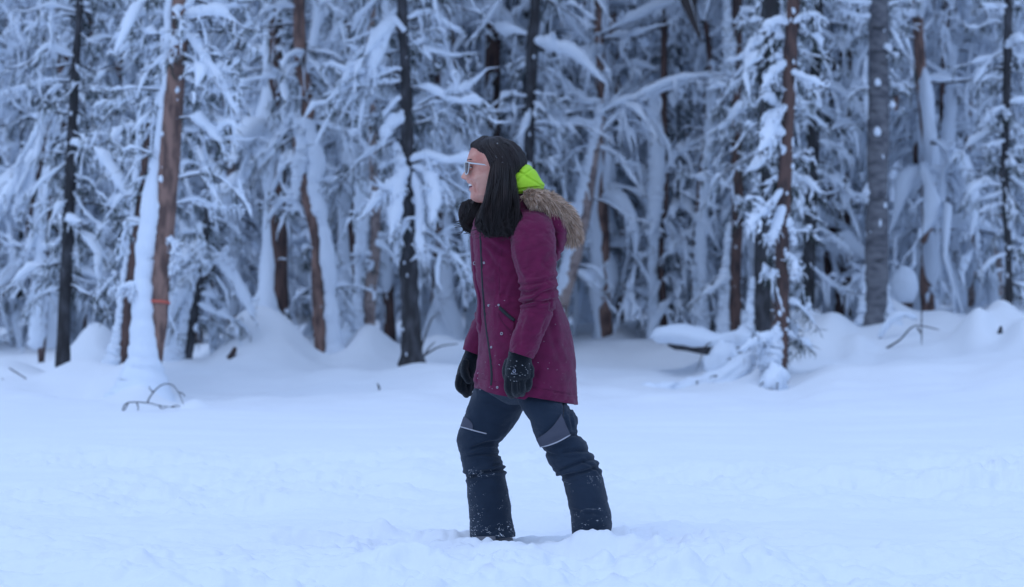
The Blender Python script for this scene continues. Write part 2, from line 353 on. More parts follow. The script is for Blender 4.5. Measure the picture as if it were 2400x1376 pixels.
def crusted(name, H, r, seed, bark='pale', lean=.0, nb=16, arch=0.0, snow=1.0, fine=1.0, zlow=.8):
    """slender birch or pine plastered with snow, with few snow-laden crooked branches; arch bends it over"""
    rng = np.random.default_rng(seed)
    n = 30; t = np.linspace(0, 1, n); a0 = rng.uniform(0, 6.28)
    out = lean*H*t+arch*H*.42*np.clip(t-.35, 0, 1)**1.5*2.2; zz = -.3+H*t-arch*H*1.25*np.clip(t-.45, 0, 1)**2*1.6
    wob = .09*fbm(t*5, seed, 0, 2)
    trunk = np.stack([np.cos(a0)*out+wob, np.sin(a0)*out+.09*fbm(t*5, seed+9., 0, 2), zz], -1); rad = r*(1-.72*t)*(1+.45*np.exp(-t*H/.2))
    T, Bk, Sn, Nd = Tubes(), Tubes(), Tubes(), Tubes()
    T.add(trunk, rad, 9)
    a = rng.uniform(2.4, 4.6); plaster(Sn, trunk, rad, (math.cos(a), math.sin(a), .15), rng, .95*snow, 9, .12)
    a += rng.uniform(1.5, 3); plaster(Sn, trunk, rad*.85, (math.cos(a), math.sin(a), .15), rng, .8*snow, 8, -.02)
    if arch:
        c = trunk[10:].copy(); c[:, 2] += rad[10:]+.03; Sn.add(c, (rad[10:]+.03)*(1+.4*fbm(t[10:]*12, seed, 1, 2))*snow*1.15, 8)
    tb = zlow/H+(1-zlow/H)*rng.uniform(0, 1, nb); f = tb*(n-1); i = np.minimum(f.astype(int), n-2)
    base = trunk[i]+(trunk[i+1]-trunk[i])*(f-i)[:, None]; L = rng.uniform(.5, 1.9, nb)*(1.2-.6*tb)
    br = branch_pts(base, rng.uniform(0, 6.283, nb), rng.uniform(-.2, .95, nb), L, rng.uniform(.1, 1.25, nb), 10, .15, rng)
    rb = (.006+.010*L)[:, None]*np.linspace(1, .35, 10)
    Bk.add(br, rb, 5); snow_on(Sn, br, rb, snow*(.025+.028*L)*rng.uniform(.7, 1.5, nb), rng, 7)
    sb, Ls = sub_branches(br, L, int(7*fine), .6, rng, .9, 6)
    Bk.add(sb, np.broadcast_to(np.linspace(.006, .003, 6), sb.shape[:2]), 3)
    snow_on(Sn, sb, .004, snow*(.013+.028*Ls)*rng.uniform(.4, 1.7, len(sb)), rng, 6)
    s2, L2 = sub_branches(sb, Ls, 3, .75, rng, 1.0, 4)
    Bk.add(s2, np.broadcast_to(np.linspace(.004, .002, 4), s2.shape[:2]), 3)
    k = rng.uniform(0, 1, len(s2)) < .65
    snow_on(Sn, s2[k], .003, snow*(.012+.03*L2[k]), rng, 5)
    needles(Nd, sb, int(3*fine), .13, rng, .005, .4)
    return dict(trunk=(T, M[bark]), branches=(Bk, M['twig']), needles=(Nd, M['twig']), snow=(Sn, M['tsnow']))
PARTNAME = dict(trunk='trunk', branches='crown', needles='foliage', snow='snow_load')
def meshes_of(parts, name):
    return {k: (tb.mesh(name+'_'+PARTNAME[k], m)) for k, (tb, m) in parts.items() if tb.V}
def plant(kind, label, cat_, loc, ms, rz=0, sc=1.0, group=None, loose=()):
    t = thing(kind, label, cat_, loc, group); t.rotation_euler = (0, 0, rz); t.scale = (sc, sc, sc)
    for k, me in ms.items():
        o = link(PARTNAME[k], me, t)
        if k in ('needles', 'branches', 'snow'): o['kind'] = 'stuff'
    return t
# ------------------------------------------------------------------ trees one can tell apart at the edge of the clearing
def hero(kind, label, cat_, trunk, D, bark, plast=(), branches=(), nrand=30, Lr=.9, seed=1, rz0=.9, top=0,  twiggy=5, knobs=14, auto=None, snow=1.0, need=1.0, drp=1.0, full=True):
    """trunk: (px, py, width px) from the top down; plast: paths of stuck snow (px, py, width px); branches: (points, snow px, dy)"""
    rng = np.random.default_rng(seed); tr = np.array(trunk, float)
    q = cat(tr, 40); W = q[:, 2]*D/F/2
    path = np.array([P(a, b, D) for a, b in q[:, :2]])
    path = path[::-1]; W = W[::-1]
    g = float(gz(path[0, 0], path[0, 1])); o = np.array([path[0, 0], path[0, 1], g])
    path[0, 2] = min(path[0, 2], g)-.25
    W = W*(1+.05*rng.normal(0, 1, len(W)))
    T = Tubes(); T.add(path, W, 14)
    root = thing(kind, label, cat_, o)
    link('trunk', T.mesh('trunk', M[bark], o), root)
    Bk, Sn, Nd = Tubes(), Tubes(), Tubes()
    for pl in plast:
        a = cat(np.array(pl, float), 90); c = np.array([P(x, y, D-.02) for x, y in a[:, :2]]); r = a[:, 2]*D/F/2
        q_ = np.minimum(1, .055/r)**1.3; r = r*(1+q_*(.34*fbm(np.arange(90)*.3, seed, 0, 3)+.09*rng.normal(0, 1, 90)))
        c = c+rng.normal(0, .006, c.shape)*q_[:, None]; Sn.add(c, r, 16, 1, 1, jit=.07 if r.max() < .15 else .035)
    if auto:
        for sd_, am in auto: plaster(Sn, path, W*1.02, (math.cos(sd_), math.sin(sd_), 0), rng, am, 10)
    # stray random branches
    H = path[-1, 2]-o[2]
    if nrand:
        nl = nrand; nrand = nrand+top; zb = o[2]+rng.uniform(rz0, max(H, rz0+.1), nrand); zb[nl:] = o[2]+rng.uniform(min(2.5, H-.1), H, top); base = np.stack([np.interp(zb, path[:, 2], path[:, 0]), np.interp(zb, path[:, 2], path[:, 1]), zb], -1)
        L = Lr*rng.uniform(.3, 1.2, nrand)
        L[nl:] *= .95; az = rng.uniform(0, 6.28, nrand); fr_ = (np.sin(az) < -.45) & (rng.uniform(0, 1, nrand) < .8); az[fr_] += np.pi
        br = branch_pts(base, az, rng.uniform(-.4, .5, nrand), L, drp*rng.uniform(.0, .9, nrand), 9, .15, rng)
        rb = (.005+.008*L)[:, None]*np.linspace(1, .35, 9)
        Bk.add(br, rb, 5); snow_on(Sn, br, rb, snow*(.014+.024*L)*rng.uniform(.3, 1.6, nrand), rng, 8)
        if twiggy:
            sb, Ls = sub_branches(br, L, twiggy, .55, rng, .7, 6)
            Bk.add(sb, np.broadcast_to(np.linspace(.005, .002, 6), sb.shape[:2]), 3)
            s = rng.uniform(0, 1, len(sb)) < .75
            snow_on(Sn, sb[s], .003, snow*(.009+.025*Ls[s])*rng.uniform(.4, 1.7, s.sum()), rng, 6)
            s3, L3 = sub_branches(sb, Ls, 2, .7, rng, .7, 4); Bk.add(s3, np.broadcast_to(np.linspace(.003, .0015, 4), s3.shape[:2]), 3); k3 = rng.uniform(0, 1, len(s3)) < .7; snow_on(Sn, s3[k3], .002, snow*(.006+.030*L3[k3]), rng, 5)
            if need: needles(Nd, sb, int(4*need), .12, rng, .005); needles(Nd, br, int(6*need), .14, rng, .006)
    # the rest of the tree above what the photo shows
    tip = path[-1]; Hx = max(3.0, 13.5-(tip[2]-o[2])) if full else 0
    if Hx:
        zz = np.linspace(0, Hx, 8); up = np.stack([tip[0]+(path[-1, 0]-path[-4, 0])*zz*.3, np.full(8, tip[1]), tip[2]-.05+zz], -1); T2 = Tubes(); T2.add(up, W[-1]*(1-.85*zz/Hx), 8); link('upper_trunk', T2.mesh('upper_trunk', M[bark], o), root)
        m = int(4.5*Hx); zb = rng.uniform(0, Hx*.97, m); base = np.stack([np.interp(zb, zz, up[:, 0]), up[0, 1]+0*zb, tip[2]+zb], -1); L = 1.9*(1-.75*zb/Hx)*rng.uniform(.6, 1.15, m)
        br = branch_pts(base, rng.uniform(0, 6.28, m), rng.uniform(-.3, .4, m), L, rng.uniform(.3, .8, m), 6, .06, rng); Bk.add(br-[0, 0, .08], np.broadcast_to(L[:, None]*[.02, .07, .09, .06, .03, .01], (m, 6)), 5, 1.6, .7); snow_on(Sn, br, .02, .05+.04*L, rng, 6)
    for bp, sw, dy in branches:
        b = cat(np.array(bp, float), 18); t = np.linspace(0, 1, 18)
        c = np.array([P(x, y, D) for x, y in b]); c[:, 1] += dy*t*(1-.2*t)
        c[0] = c[0]*.6+.4*np.array([np.interp(c[0, 2], path[:, 2], path[:, 0]), np.interp(c[0, 2], path[:, 2], path[:, 1]), c[0, 2]]) if abs(c[0, 0]-np.interp(c[0, 2], path[:, 2], path[:, 0])) < .25 else c[0]
        rw = sw*D/F/2; rb = np.clip(rw*.42, .008, .035)*np.linspace(1, .4, 18)
        B1, S1 = Tubes(), Tubes(); B1.add(c, rb, 7)
        rs = rw*np.minimum(1, .6+1.5*t)*np.minimum(1, 3*(1.03-t))*(1+.28*fbm(t*7, seed+sw, 0, 3)+.1*rng.normal(0, 1, 18))
        cc = c.copy(); cc[:, 2] += rb*.6+rs*.45; S1.add(cc, rs, 10, 1.05, .9, jit=.08)
        L1 = np.array([np.linalg.norm(np.diff(c, axis=0), axis=1).sum()])
        sb, Ls = sub_branches(c[None], L1, int(10+7*L1[0]), .3, rng, .8, 6)
        B1.add(sb, np.broadcast_to(np.linspace(.006, .0025, 6), sb.shape[:2]), 4)
        snow_on(S1, sb, .004, .012+.04*Ls*rng.uniform(.4, 1.3, len(sb)), rng, 7)
        s2, L2 = sub_branches(sb, Ls, 3, .6, rng, 1, 4); B1.add(s2, np.broadcast_to(np.linspace(.003, .0015, 4), s2.shape[:2]), 3)
        k = rng.uniform(0, 1, len(s2)) < .5; snow_on(S1, s2[k], .002, .008+.03*L2[k], rng, 5)
        bo = link('branch', B1.mesh('branch', M['twig'], o), root); link('snow_load', S1.mesh('branch_snow', M['tsnow'], o), bo)
    if knobs:
        zk = o[2]+rng.uniform(.1, H, knobs); a = rng.uniform(3.3, 6.1, knobs); rk = np.interp(zk, path[:, 2], W)
        C = np.stack([np.interp(zk, path[:, 2], path[:, 0])+np.cos(a)*rk, np.interp(zk, path[:, 2], path[:, 1])+np.sin(a)*rk*.9, zk], -1)
        add_blobs(Sn, C, (rng.uniform(.3, 1, (knobs, 1))**2)*rng.uniform(.5, 1, (knobs, 3))*[.036, .030, .05], .7, seed, 6, 8)
    for nm, tb, m in (('crown', Bk, M['twig']), ('foliage', Nd, M['needle']), ('snow_load', Sn, M['tsnow'])):
        if tb.V: link(nm, tb.mesh(nm, m, o), root, kind='stuff')
    return root

hero('spruce_tree', 'thin straight dark spruce trunk at the far left edge of the clearing', 'tree',
     [(205, -400, 16), (190, -60, 18), (184, 60, 18), (176, 170, 22), (165, 420, 27), (152, 700, 30), (146, 884, 36)], 23.4, 'dark',
     branches=[([(178, 75), (120, 62), (60, 60), (20, 72)], 9, -.2), ([(172, 190), (110, 190), (50, 205), (0, 225)], 14, .2), ([(168, 265), (110, 270), (60, 340), (10, 420)], 20, .3),
               ([(160, 430), (205, 500), (250, 535), (280, 545)], 9, -.3), ([(152, 640), (200, 662), (250, 668), (275, 672)], 10, .2), ([(155, 640), (110, 650), (60, 640)], 10, .2)],
     nrand=120, Lr=.8, seed=11, top=40, rz0=.8, twiggy=4, knobs=26, need=1.0, snow=.8)
hero('pine_tree', 'orange barked pine with thick snow stuck down its left side', 'tree',
     [(452, -420, 36), (432, -100, 40), (426, 0, 42), (412, 180, 46), (402, 300, 50), (388, 480, 50), (377, 650, 44), (370, 760, 44), (352, 870, 56), (345, 930, 80)], 20.9, 'orange',
     plast=[[(400, -60, 14), (393, 60, 22), (384, 200, 14), (372, 330, 22), (358, 430, 36), (352, 520, 52), (340, 600, 46), (335, 700, 52), (338, 800, 72), (337, 860, 92), (333, 910, 140), (330, 960, 200), (328, 1000, 240)],
            [(433, -80, 20), (440, 20, 26), (425, 85, 40), (400, 110, 26), (388, 125, 12)], [(405, 560, 10), (412, 590, 26), (404, 625, 24), (396, 640, 12)]],
     branches=[([(425, 90), (455, 100), (490, 155), (530, 210), (568, 280)], 24, -.4), ([(430, 50), (470, 42), (520, 40), (560, 62)], 36, -.3), ([(430, 20), (470, -5), (530, 10)], 30, .2),
               ([(338, 668), (310, 672), (277, 678)], 15, -.15), ([(400, 100), (350, 112), (300, 100), (262, 130)], 20, .3), ([(405, 480), (450, 468), (500, 485), (560, 480)], 13, .5),
               ([(372, 545), (400, 560), (412, 600), (408, 640)], 12, -.15)],
     nrand=34, Lr=.8, seed=12, top=50, rz0=1.2, twiggy=6, knobs=34, snow=1.1)
hero('pine_tree', 'short leaning brown trunk just left of the snow-plastered pine', 'tree',
     [(352, 260, 12), (335, 420, 18), (318, 560, 22), (303, 700, 26), (293, 800, 26), (290, 872, 28)], 22.6, 'brown',
     plast=[[(330, 300, 14), (300, 560, 14), (284, 700, 14), (272, 800, 24), (255, 880, 60)]],
     branches=[([(335, 510), (290, 450), (240, 380), (205, 340)], 34, .4)], nrand=24, Lr=.6, seed=13, knobs=8, full=False)
hero('spruce_tree', 'dark leaning snag right of the pine under an arched snowy bough', 'tree',
     [(495, 430, 12), (480, 560, 18), (462, 680, 22), (448, 780, 22), (440, 850, 22)], 25.5, 'dark',
     plast=[[(476, 560, 20), (446, 680, 22), (425, 780, 30), (405, 850, 60)]],
     branches=[([(470, 640), (430, 690), (395, 745), (385, 770)], 34, -.2), ([(475, 660), (510, 618), (545, 650), (580, 710), (602, 752)], 34, -.3), ([(480, 690), (500, 740), (520, 765)], 10, 0)],
     nrand=40, Lr=.6, seed=14, rz0=.3, full=False)
hero('pine_tree', 'pale crooked pine trunk with peeling snow, left of centre', 'tree',
     [(690, -400, 26), (700, 0, 28), (704, 130, 30), (722, 260, 34), (700, 330, 26), (708, 420, 26), (728, 500, 24), (742, 580, 24), (744, 680, 28), (750, 780, 30), (756, 848, 34)], 26.8, 'orange',
     plast=[[(740, -60, 22), (742, 60, 26), (700, 250, 14), (720, 300, 40), (742, 380, 36), (735, 440, 34), (756, 520, 30), (770, 620, 36), (776, 720, 32), (784, 810, 46), (790, 850, 80)],
            [(688, 250, 6), (700, 290, 30), (712, 330, 38), (700, 400, 34), (690, 470, 16)]],
     branches=[([(705, 130), (760, 120), (790, 60), (810, 10)], 22, .2), ([(705, 170), (640, 180), (580, 190), (545, 205)], 18, .2), ([(715, 520), (690, 470), (650, 480), (615, 540)], 14, .2)],
     nrand=44, Lr=.9, seed=15, top=50, rz0=.5)
hero('pine_tree', 'pale pinkish trunk with a broken lower bough, between pale pine and dark spruce', 'tree',
     [(870, -300, 18), (872, 60, 22), (868, 200, 22), (876, 400, 22), (880, 560, 26), (868, 680, 30), (866, 780, 26), (868, 830, 30)], 28.0, 'pale',
     plast=[[(905, -80, 20), (900, 60, 30), (880, 160, 48), (858, 230, 30), (850, 300, 24)], [(850, 420, 40), (846, 600, 30), (838, 700, 26), (830, 800, 70), (835, 840, 110)]],
     branches=[([(905, 0), (895, 90), (860, 150), (845, 230)], 34, -.2), ([(880, 350), (850, 345), (810, 340)], 9, -.1), ([(880, 605), (850, 598), (825, 600)], 16, -.2)],
     nrand=30, Lr=.8, seed=16, knobs=6, rz0=.5)
hero('spruce_tree', 'stout dark spruce trunk standing just left of the woman', 'tree',
     [(930, -400, 22), (942, 0, 24), (948, 120, 26), (953, 260, 30), (955, 400, 32), (954, 540, 38), (958, 640, 44), (962, 740, 46), (965, 820, 54), (966, 862, 74)], 24.2, 'dark',
     plast=[[(925, 330, 10), (940, 380, 30), (935, 430, 26), (930, 470, 8)], [(940, 520, 8), (935, 575, 24), (938, 610, 10)]],
     branches=[([(955, 385), (1000, 372), (1050, 385), (1105, 380), (1150, 392)], 26, -.4), ([(955, 400), (925, 440), (890, 470), (850, 520)], 30, -.5), ([(955, 395), (935, 450), (930, 510), (922, 560)], 34, -.6),
               ([(1000, 395), (1012, 430), (1020, 480), (1016, 530)], 34, -.6), ([(950, 285), (985, 255), (1040, 262), (1100, 300), (1140, 330)], 14, .3), ([(950, 285), (915, 300), (895, 350)], 28, -.2),
               ([(965, 400), (985, 480), (985, 560), (995, 610)], 22, -.5), ([(955, 90), (920, 60), (900, 100), (880, 150), (865, 200)], 36, -.3), ([(950, 50), (1000, 30), (1050, 60), (1090, 75)], 20, .2)],
     nrand=70, Lr=.95, seed=17, top=50, rz0=1.2, knobs=26, twiggy=6)
hero('spruce_tree', 'dark trunk rising directly behind the womans head', 'tree',
     [(1262, -400, 20), (1255, 0, 24), (1248, 100, 30), (1244, 240, 26), (1238, 400, 24), (1232, 560, 26), (1228, 800, 30)], 28.4, 'dark',
     branches=[([(1245, 100), (1300, 120), (1350, 140), (1420, 205)], 38, -.3), ([(1245, 250), (1230, 300), (1215, 330)], 18, -.2), ([(1248, 300), (1300, 310), (1360, 290)], 20, .3)],
     nrand=60, Lr=.9, seed=18, rz0=2.0)
hero('birch_tree', 'snow-coated forked birch with long boughs sweeping right, behind the fur hood', 'tree',
     [(1412, 235, 16), (1404, 300, 24), (1388, 380, 30), (1368, 500, 34), (1340, 620, 36), (1318, 700, 38), (1300, 800, 40)], 29.0, 'pale',
     plast=[[(1408, 240, 22), (1398, 300, 26), (1374, 400, 28), (1350, 520, 28), (1326, 640, 30), (1294, 800, 34)]],
     branches=[([(1400, 300), (1330, 295), (1270, 305), (1200, 315)], 28, -.3), ([(1402, 275), (1440, 250), (1490, 235), (1560, 200), (1640, 185), (1765, 178)], 20, -.4),
               ([(1395, 330), (1440, 280), (1500, 240), (1580, 205), (1660, 190)], 16, -.2), ([(1405, 245), (1370, 240), (1330, 205), (1280, 180)], 24, .3), ([(1380, 260), (1420, 262), (1455, 215)], 20, .2)],
     nrand=16, Lr=.8, seed=19, knobs=0, need=.3, full=False)
hero('birch_tree', 'bowed birch bent over in a long snowy arc at top right of centre', 'tree',
     [(1650, 30, 10), (1660, 100, 14), (1668, 200, 16), (1655, 330, 18), (1640, 480, 20), (1632, 620, 22), (1630, 790, 26)], 30.0, 'brown',
     plast=[[(1672, 140, 14), (1664, 300, 26), (1648, 480, 26), (1640, 640, 34), (1642, 790, 50)]],
     branches=[([(1655, 60), (1620, 20), (1560, 18), (1480, 50), (1390, 92)], 30, -.2), ([(1660, 90), (1700, 60), (1730, 20)], 16, 0), ([(1658, 300), (1700, 310), (1760, 290), (1790, 250)], 14, -.4)],
     nrand=24, Lr=.9, seed=20, knobs=6, need=.3, full=False)
hero('pine_tree', 'slender red-brown trunk between the bowed birch and the paired dark trunks', 'tree',
     [(1730, -300, 22), (1728, 60, 24), (1728, 200, 26), (1726, 350, 26), (1728, 480, 28), (1724, 620, 28), (1722, 800, 30)], 28.6, 'brown',
     plast=[[(1700, -40, 10), (1706, 60, 24), (1712, 130, 30), (1708, 180, 12)], [(1710, 520, 12), (1700, 640, 22), (1694, 800, 36)]],
     branches=[([(1720, 400), (1760, 380), (1800, 330), (1830, 300)], 24, -.4), ([(1718, 200), (1690, 190), (1650, 200)], 14, -.2)], nrand=34, Lr=.7, seed=21, rz0=.6)
hero('spruce_tree', 'broad blackish spruce trunk close behind the snow-hung red-brown one', 'tree',
     [(1812, -400, 42), (1805, 0, 44), (1800, 200, 42), (1796, 400, 42), (1790, 600, 42), (1786, 720, 42), (1780, 800, 54)], 25.8, 'dark',
     plast=[[(1764, 650, 10), (1758, 730, 24), (1750, 800, 50)]],
     branches=[([(1798, 90), (1760, 110), (1740, 150)], 22, -.3), ([(1795, 470), (1770, 500), (1745, 545)], 14, -.3)],
     nrand=70, Lr=.75, seed=22, top=30, rz0=1.3, knobs=22)
hero('pine_tree', 'foremost red-brown trunk hung with snow clumps, base banked in snow at right', 'tree',
     [(1868, -400, 26), (1860, 0, 28), (1852, 120, 32), (1846, 280, 32), (1838, 450, 34), (1833, 600, 34), (1832, 760, 32), (1832, 860, 28), (1836, 905, 26)], 22.4, 'brown',
     plast=[[(1834, 740, 6), (1818, 790, 36), (1806, 830, 60), (1800, 870, 40)], [(1832, 480, 6), (1850, 530, 22), (1862, 570, 16)]],
     branches=[([(1846, 60), (1810, 60), (1770, 90)], 22, -.4), ([(1842, 150), (1805, 180), (1780, 215)], 22, -.4), ([(1845, 250), (1810, 290), (1790, 340), (1770, 360)], 30, -.5), ([(1840, 320), (1800, 320), (1775, 330)], 34, -.4),
               ([(1845, 70), (1890, 40), (1930, 50)], 16, -.2), ([(1845, 170), (1890, 190), (1925, 210)], 18, -.3), ([(1838, 440), (1800, 490), (1760, 520), (1740, 560)], 20, -.5),
               ([(1838, 480), (1815, 540), (1800, 580)], 24, -.3), ([(1832, 790), (1795, 796), (1760, 808), (1722, 828)], 26, -.3),
               ([(1838, 590), (1860, 620), (1850, 660)], 14, -.3)],
     nrand=70, Lr=.34, top=30, seed=23, rz0=.25, knobs=34, twiggy=5, snow=1.15)
hero('spruce_tree', 'narrow dark trunk right of the snow-hung red-brown one, boughs on its right', 'tree',
     [(1925, -300, 22), (1918, 0, 24), (1912, 150, 26), (1906, 350, 30), (1898, 550, 30), (1894, 680, 30), (1892, 755, 34)], 27.2, 'dark',
     branches=[([(1912, 100), (1960, 95), (2000, 130)], 18, -.2), ([(1908, 200), (1960, 215), (2010, 260), (2030, 300)], 24, -.2), ([(1905, 330), (1960, 350), (2000, 390)], 18, -.1),
               ([(1902, 400), (1960, 430), (2005, 480)], 20, -.2), ([(1898, 520), (1950, 560), (2000, 600)], 14, -.1), ([(1896, 620), (1950, 670), (2010, 690)], 14, -.2)],
     nrand=70, Lr=.75, seed=24, rz0=.3, knobs=24, drp=1.2)
hero('aspen_tree', 'thick smooth grey trunk, the broadest tree on the right', 'tree',
     [(2066, -400, 44), (2060, 0, 46), (2060, 120, 50), (2058, 300, 52), (2056, 480, 50), (2055, 600, 56), (2052, 700, 54), (2046, 770, 70)], 26.5, 'grey',
     plast=[[(2030, 130, 6), (2028, 200, 14), (2034, 280, 8)], [(2026, 620, 6), (2026, 680, 14), (2018, 760, 30)], [(2078, 640, 4), (2082, 710, 16), (2090, 770, 60)], [(2034, 430, 4), (2030, 455, 16), (2036, 480, 6)]],
     branches=[([(2058, 10), (2000, 10), (1950, 5)], 14, -.2), ([(2056, 45), (2000, 40), (1955, 20)], 16, -.1)],
     nrand=14, Lr=.5, seed=25, top=30, rz0=2.5, knobs=20)
hero('spruce_tree', 'thin black trunk with short snowy twigs near the right edge', 'tree',
     [(2372, -400, 18), (2364, 0, 20), (2362, 120, 22), (2358, 250, 18), (2355, 380, 20), (2360, 520, 18), (2364, 620, 16), (2366, 740, 20)], 26.8, 'dark',
     branches=[([(2362, 20), (2320, 22), (2290, 15)], 20, -.2), ([(2360, 120), (2375, 100), (2390, 105)], 24, -.3), ([(2358, 250), (2320, 270), (2290, 300)], 14, -.2), ([(2358, 480), (2320, 485), (2280, 500)], 8, -.3), ([(2360, 330), (2330, 340), (2300, 345)], 12, -.2)],
     nrand=90, Lr=.6, seed=26, rz0=.3, knobs=26)
hero('birch_tree', 'pale snow-sheathed birch just right of the grey trunk', 'tree',
     [(2160, -200, 16), (2150, 100, 20), (2142, 300, 22), (2128, 500, 26), (2112, 640, 26), (2108, 790, 28)], 31.5, 'pale',
     plast=[[(2160, -100, 20), (2146, 200, 28), (2134, 400, 34), (2118, 560, 38), (2102, 790, 44)]],
     branches=[([(2140, 300), (2180, 240), (2230, 190), (2260, 120)], 20, 0), ([(2135, 380), (2200, 300), (2240, 220)], 12, -.2)], nrand=20, Lr=.8, seed=27, knobs=0, need=.3)
hero('birch_tree', 'slim dark birch stem wrapped in snow, right of the snow-capped stump', 'tree',
     [(2225, -200, 14), (2215, 100, 16), (2210, 300, 20), (2205, 480, 18), (2190, 560, 18), (2160, 640, 16), (2162, 800, 18)], 30.5, 'brown',
     plast=[[(2230, 100, 26), (2222, 300, 34), (2190, 480, 40), (2150, 600, 26), (2150, 800, 34)]], nrand=24, Lr=.8, seed=28, knobs=4, need=.4)
hero('birch_tree', 'forked snow-clad stem rising behind the buried log', 'tree',
     [(1560, -100, 14), (1556, 150, 16), (1554, 330, 18), (1558, 480, 16), (1548, 600, 18), (1552, 700, 20), (1556, 800, 22)], 30.2, 'brown',
     plast=[[(1530, 200, 24), (1540, 380, 40), (1534, 500, 34), (1530, 640, 24), (1532, 790, 34)]],
     branches=[([(1552, 610), (1600, 560), (1650, 540), (1680, 500)], 24, -.2), ([(1552, 420), (1590, 360), (1650, 330), (1720, 300)], 18, -.2)], nrand=24, Lr=.9, seed=29, knobs=2, need=.3)
hero('birch_tree', 'hoop-shaped bent birch weighed down by snow at the left edge', 'tree',
     [(60, 560, 10), (92, 400, 12), (108, 300, 14), (135, 275, 14), (150, 290, 12), (136, 340, 14), (118, 460, 16), (104, 600, 18), (96, 850, 22)], 26.5, 'brown',
     plast=[[(40, 520, 14), (70, 420, 26), (96, 300, 28), (125, 262, 26), (150, 285, 18)], [(128, 340, 18), (108, 440, 34), (92, 520, 30), (96, 640, 34), (84, 820, 40)]],
     branches=[([(98, 340), (60, 400), (20, 470), (-30, 520)], 26, -.3), ([(95, 430), (60, 470), (35, 500)], 26, -.2), ([(110, 480), (80, 560), (60, 620)], 18, -.2)], nrand=16, Lr=.8, seed=30, knobs=0, need=.3, full=False)

def aspen_marks():
    D = 26.5; root = [o for o in bpy.data.objects if o.get('label', '').startswith('thick smooth grey trunk')][0]; org = np.array(root.location); T, Sn = Tubes(), Tubes(); rng = np.random.default_rng(2)
    for py, x0, x1 in ((65, 2040, 2084), (122, 2036, 2070), (205, 2050, 2066), (318, 2044, 2072), (352, 2040, 2062), (460, 2030, 2050), (468, 2046, 2080), (560, 2040, 2066), (610, 2050, 2076), (150, 2058, 2084), (262, 2040, 2060)):
        xs = np.linspace(x0, x1, 9); pts = np.array([P(x, py+3*math.sin(x*.3)+rng.normal(0, .8), D-np.sqrt(max(.02, 1-((x-2059)/28)**2))*.128-.0) for x in xs]); T.add(pts, rng.uniform(.004, .011)*np.sin(np.linspace(.2, 3, 9)), 6)
    for px, py, w, h in ((2057, 193, 8, 10), (2056, 309, 9, 12), (2092, 245, 7, 9), (2034, 452, 5, 6)): add_blobs(Sn, [P(px, py, D-.13)], [[w*D/F, .03, h*D/F]], .3, 2, 8, 12)
    link('bark_scars', T.mesh('bark_scars', M['dark'], org), root, kind='stuff'); link('snow_knobs', Sn.mesh('snow_knobs', M['tsnow'], org), root, kind='stuff')
aspen_marks()

# ------------------------------------------------------------------ the forest behind: copies of a few built trees
PROT = {}
def proto(key, parts): PROT[key] = meshes_of(parts, key)
for i in range(3): proto('spruce%d' % i, spruce('s', 13+i, .12+.015*i, 40+i, 'dark', 1.15, 8, 1.5, (1.15, .75, 1.0)[i], 1.0, keep_vis=7.5, needle=1.5))
for i in range(2): proto('open%d' % i, spruce('o', 13.5, .12, 50+i, ('brown', 'dark')[i], 1.9, 6, 1.3, 1.3, .8, keep_vis=8))
for i in range(4): proto('crust%d' % i, crusted('c', 10.5+i, .075+.012*i, 60+i, ('pale', 'orange', 'brown', 'pale')[i], .03, 34+3*i, 0, 1.05, 1.15, zlow=1.2))
for i in range(3): proto('stem%d' % i, crusted('m', 8+1.5*i, .038+.008*i, 90+i, ('brown', 'pale', 'orange')[i], .04, 40, .12*i, .85, 1.3, zlow=.7))
for i in range(3): proto('arch%d' % i, crusted('a', 7.5+i, .055, 70+i, 'brown', .05, 24, .75, 1.25, 1.1))
for i in range(2): proto('young%d' % i, spruce('y', 3.6+i*1.3, .04, 80+i, 'dark', .1, 13, .8, 1.4, .6, keep_vis=6, plast=False, droop=1.3))
KIND = dict(stem=('birch_tree', 'slim frosted stem'), spruce=('spruce_tree', 'snowy spruce'), open=('pine_tree', 'bare-stemmed conifer'), crust=('birch_tree', 'snow-crusted trunk'),
            arch=('birch_tree', 'bent snowy birch'), young=('young_spruce', 'small buried spruce'))
MARK = [(-400, 'outside the left edge'), (60, 'at the left edge'), (150, 'behind the thin straight dark spruce'), (260, 'between the thin dark spruce and the orange pine'), (370, 'behind the orange barked pine'),
        (500, 'behind the dark leaning snag'), (610, 'above the large snow mound'), (720, 'behind the pale crooked pine'), (810, 'right of the pale crooked pine'), (880, 'behind the pale pinkish trunk'), (965, 'behind the stout dark spruce'),
        (1060, 'just left of the womans face'), (1180, 'behind the woman'), (1300, 'behind the fur hood'), (1390, 'beyond the forked birch'), (1480, 'right of the forked birch'), (1560, 'behind the buried log'), (1650, 'behind the bowed birch'),
        (1730, 'behind the slender red-brown trunk'), (1800, 'behind the broad blackish trunk'), (1870, 'behind the foremost red-brown trunk'), (1960, 'left of the thick grey trunk'), (2060, 'behind the thick grey trunk'), (2120, 'behind the snow-capped stump'),
        (2200, 'right of the snow-capped stump'), (2280, 'left of the thin black trunk'), (2370, 'behind the thin black trunk'), (2480, 'at the right edge')]
rng = np.random.default_rng(5)
rows = [(31.0, 118, 'front row'), (33.5, 112, 'second row'), (45.5, 66, 'third row'), (49, 58, 'fourth row of the wood'), (54, 52, 'back of the wood'), (61, 48, 'back of the wood'), (41, 150, 'third row'), (47, 62, 'fourth row of the wood')]
used = {}
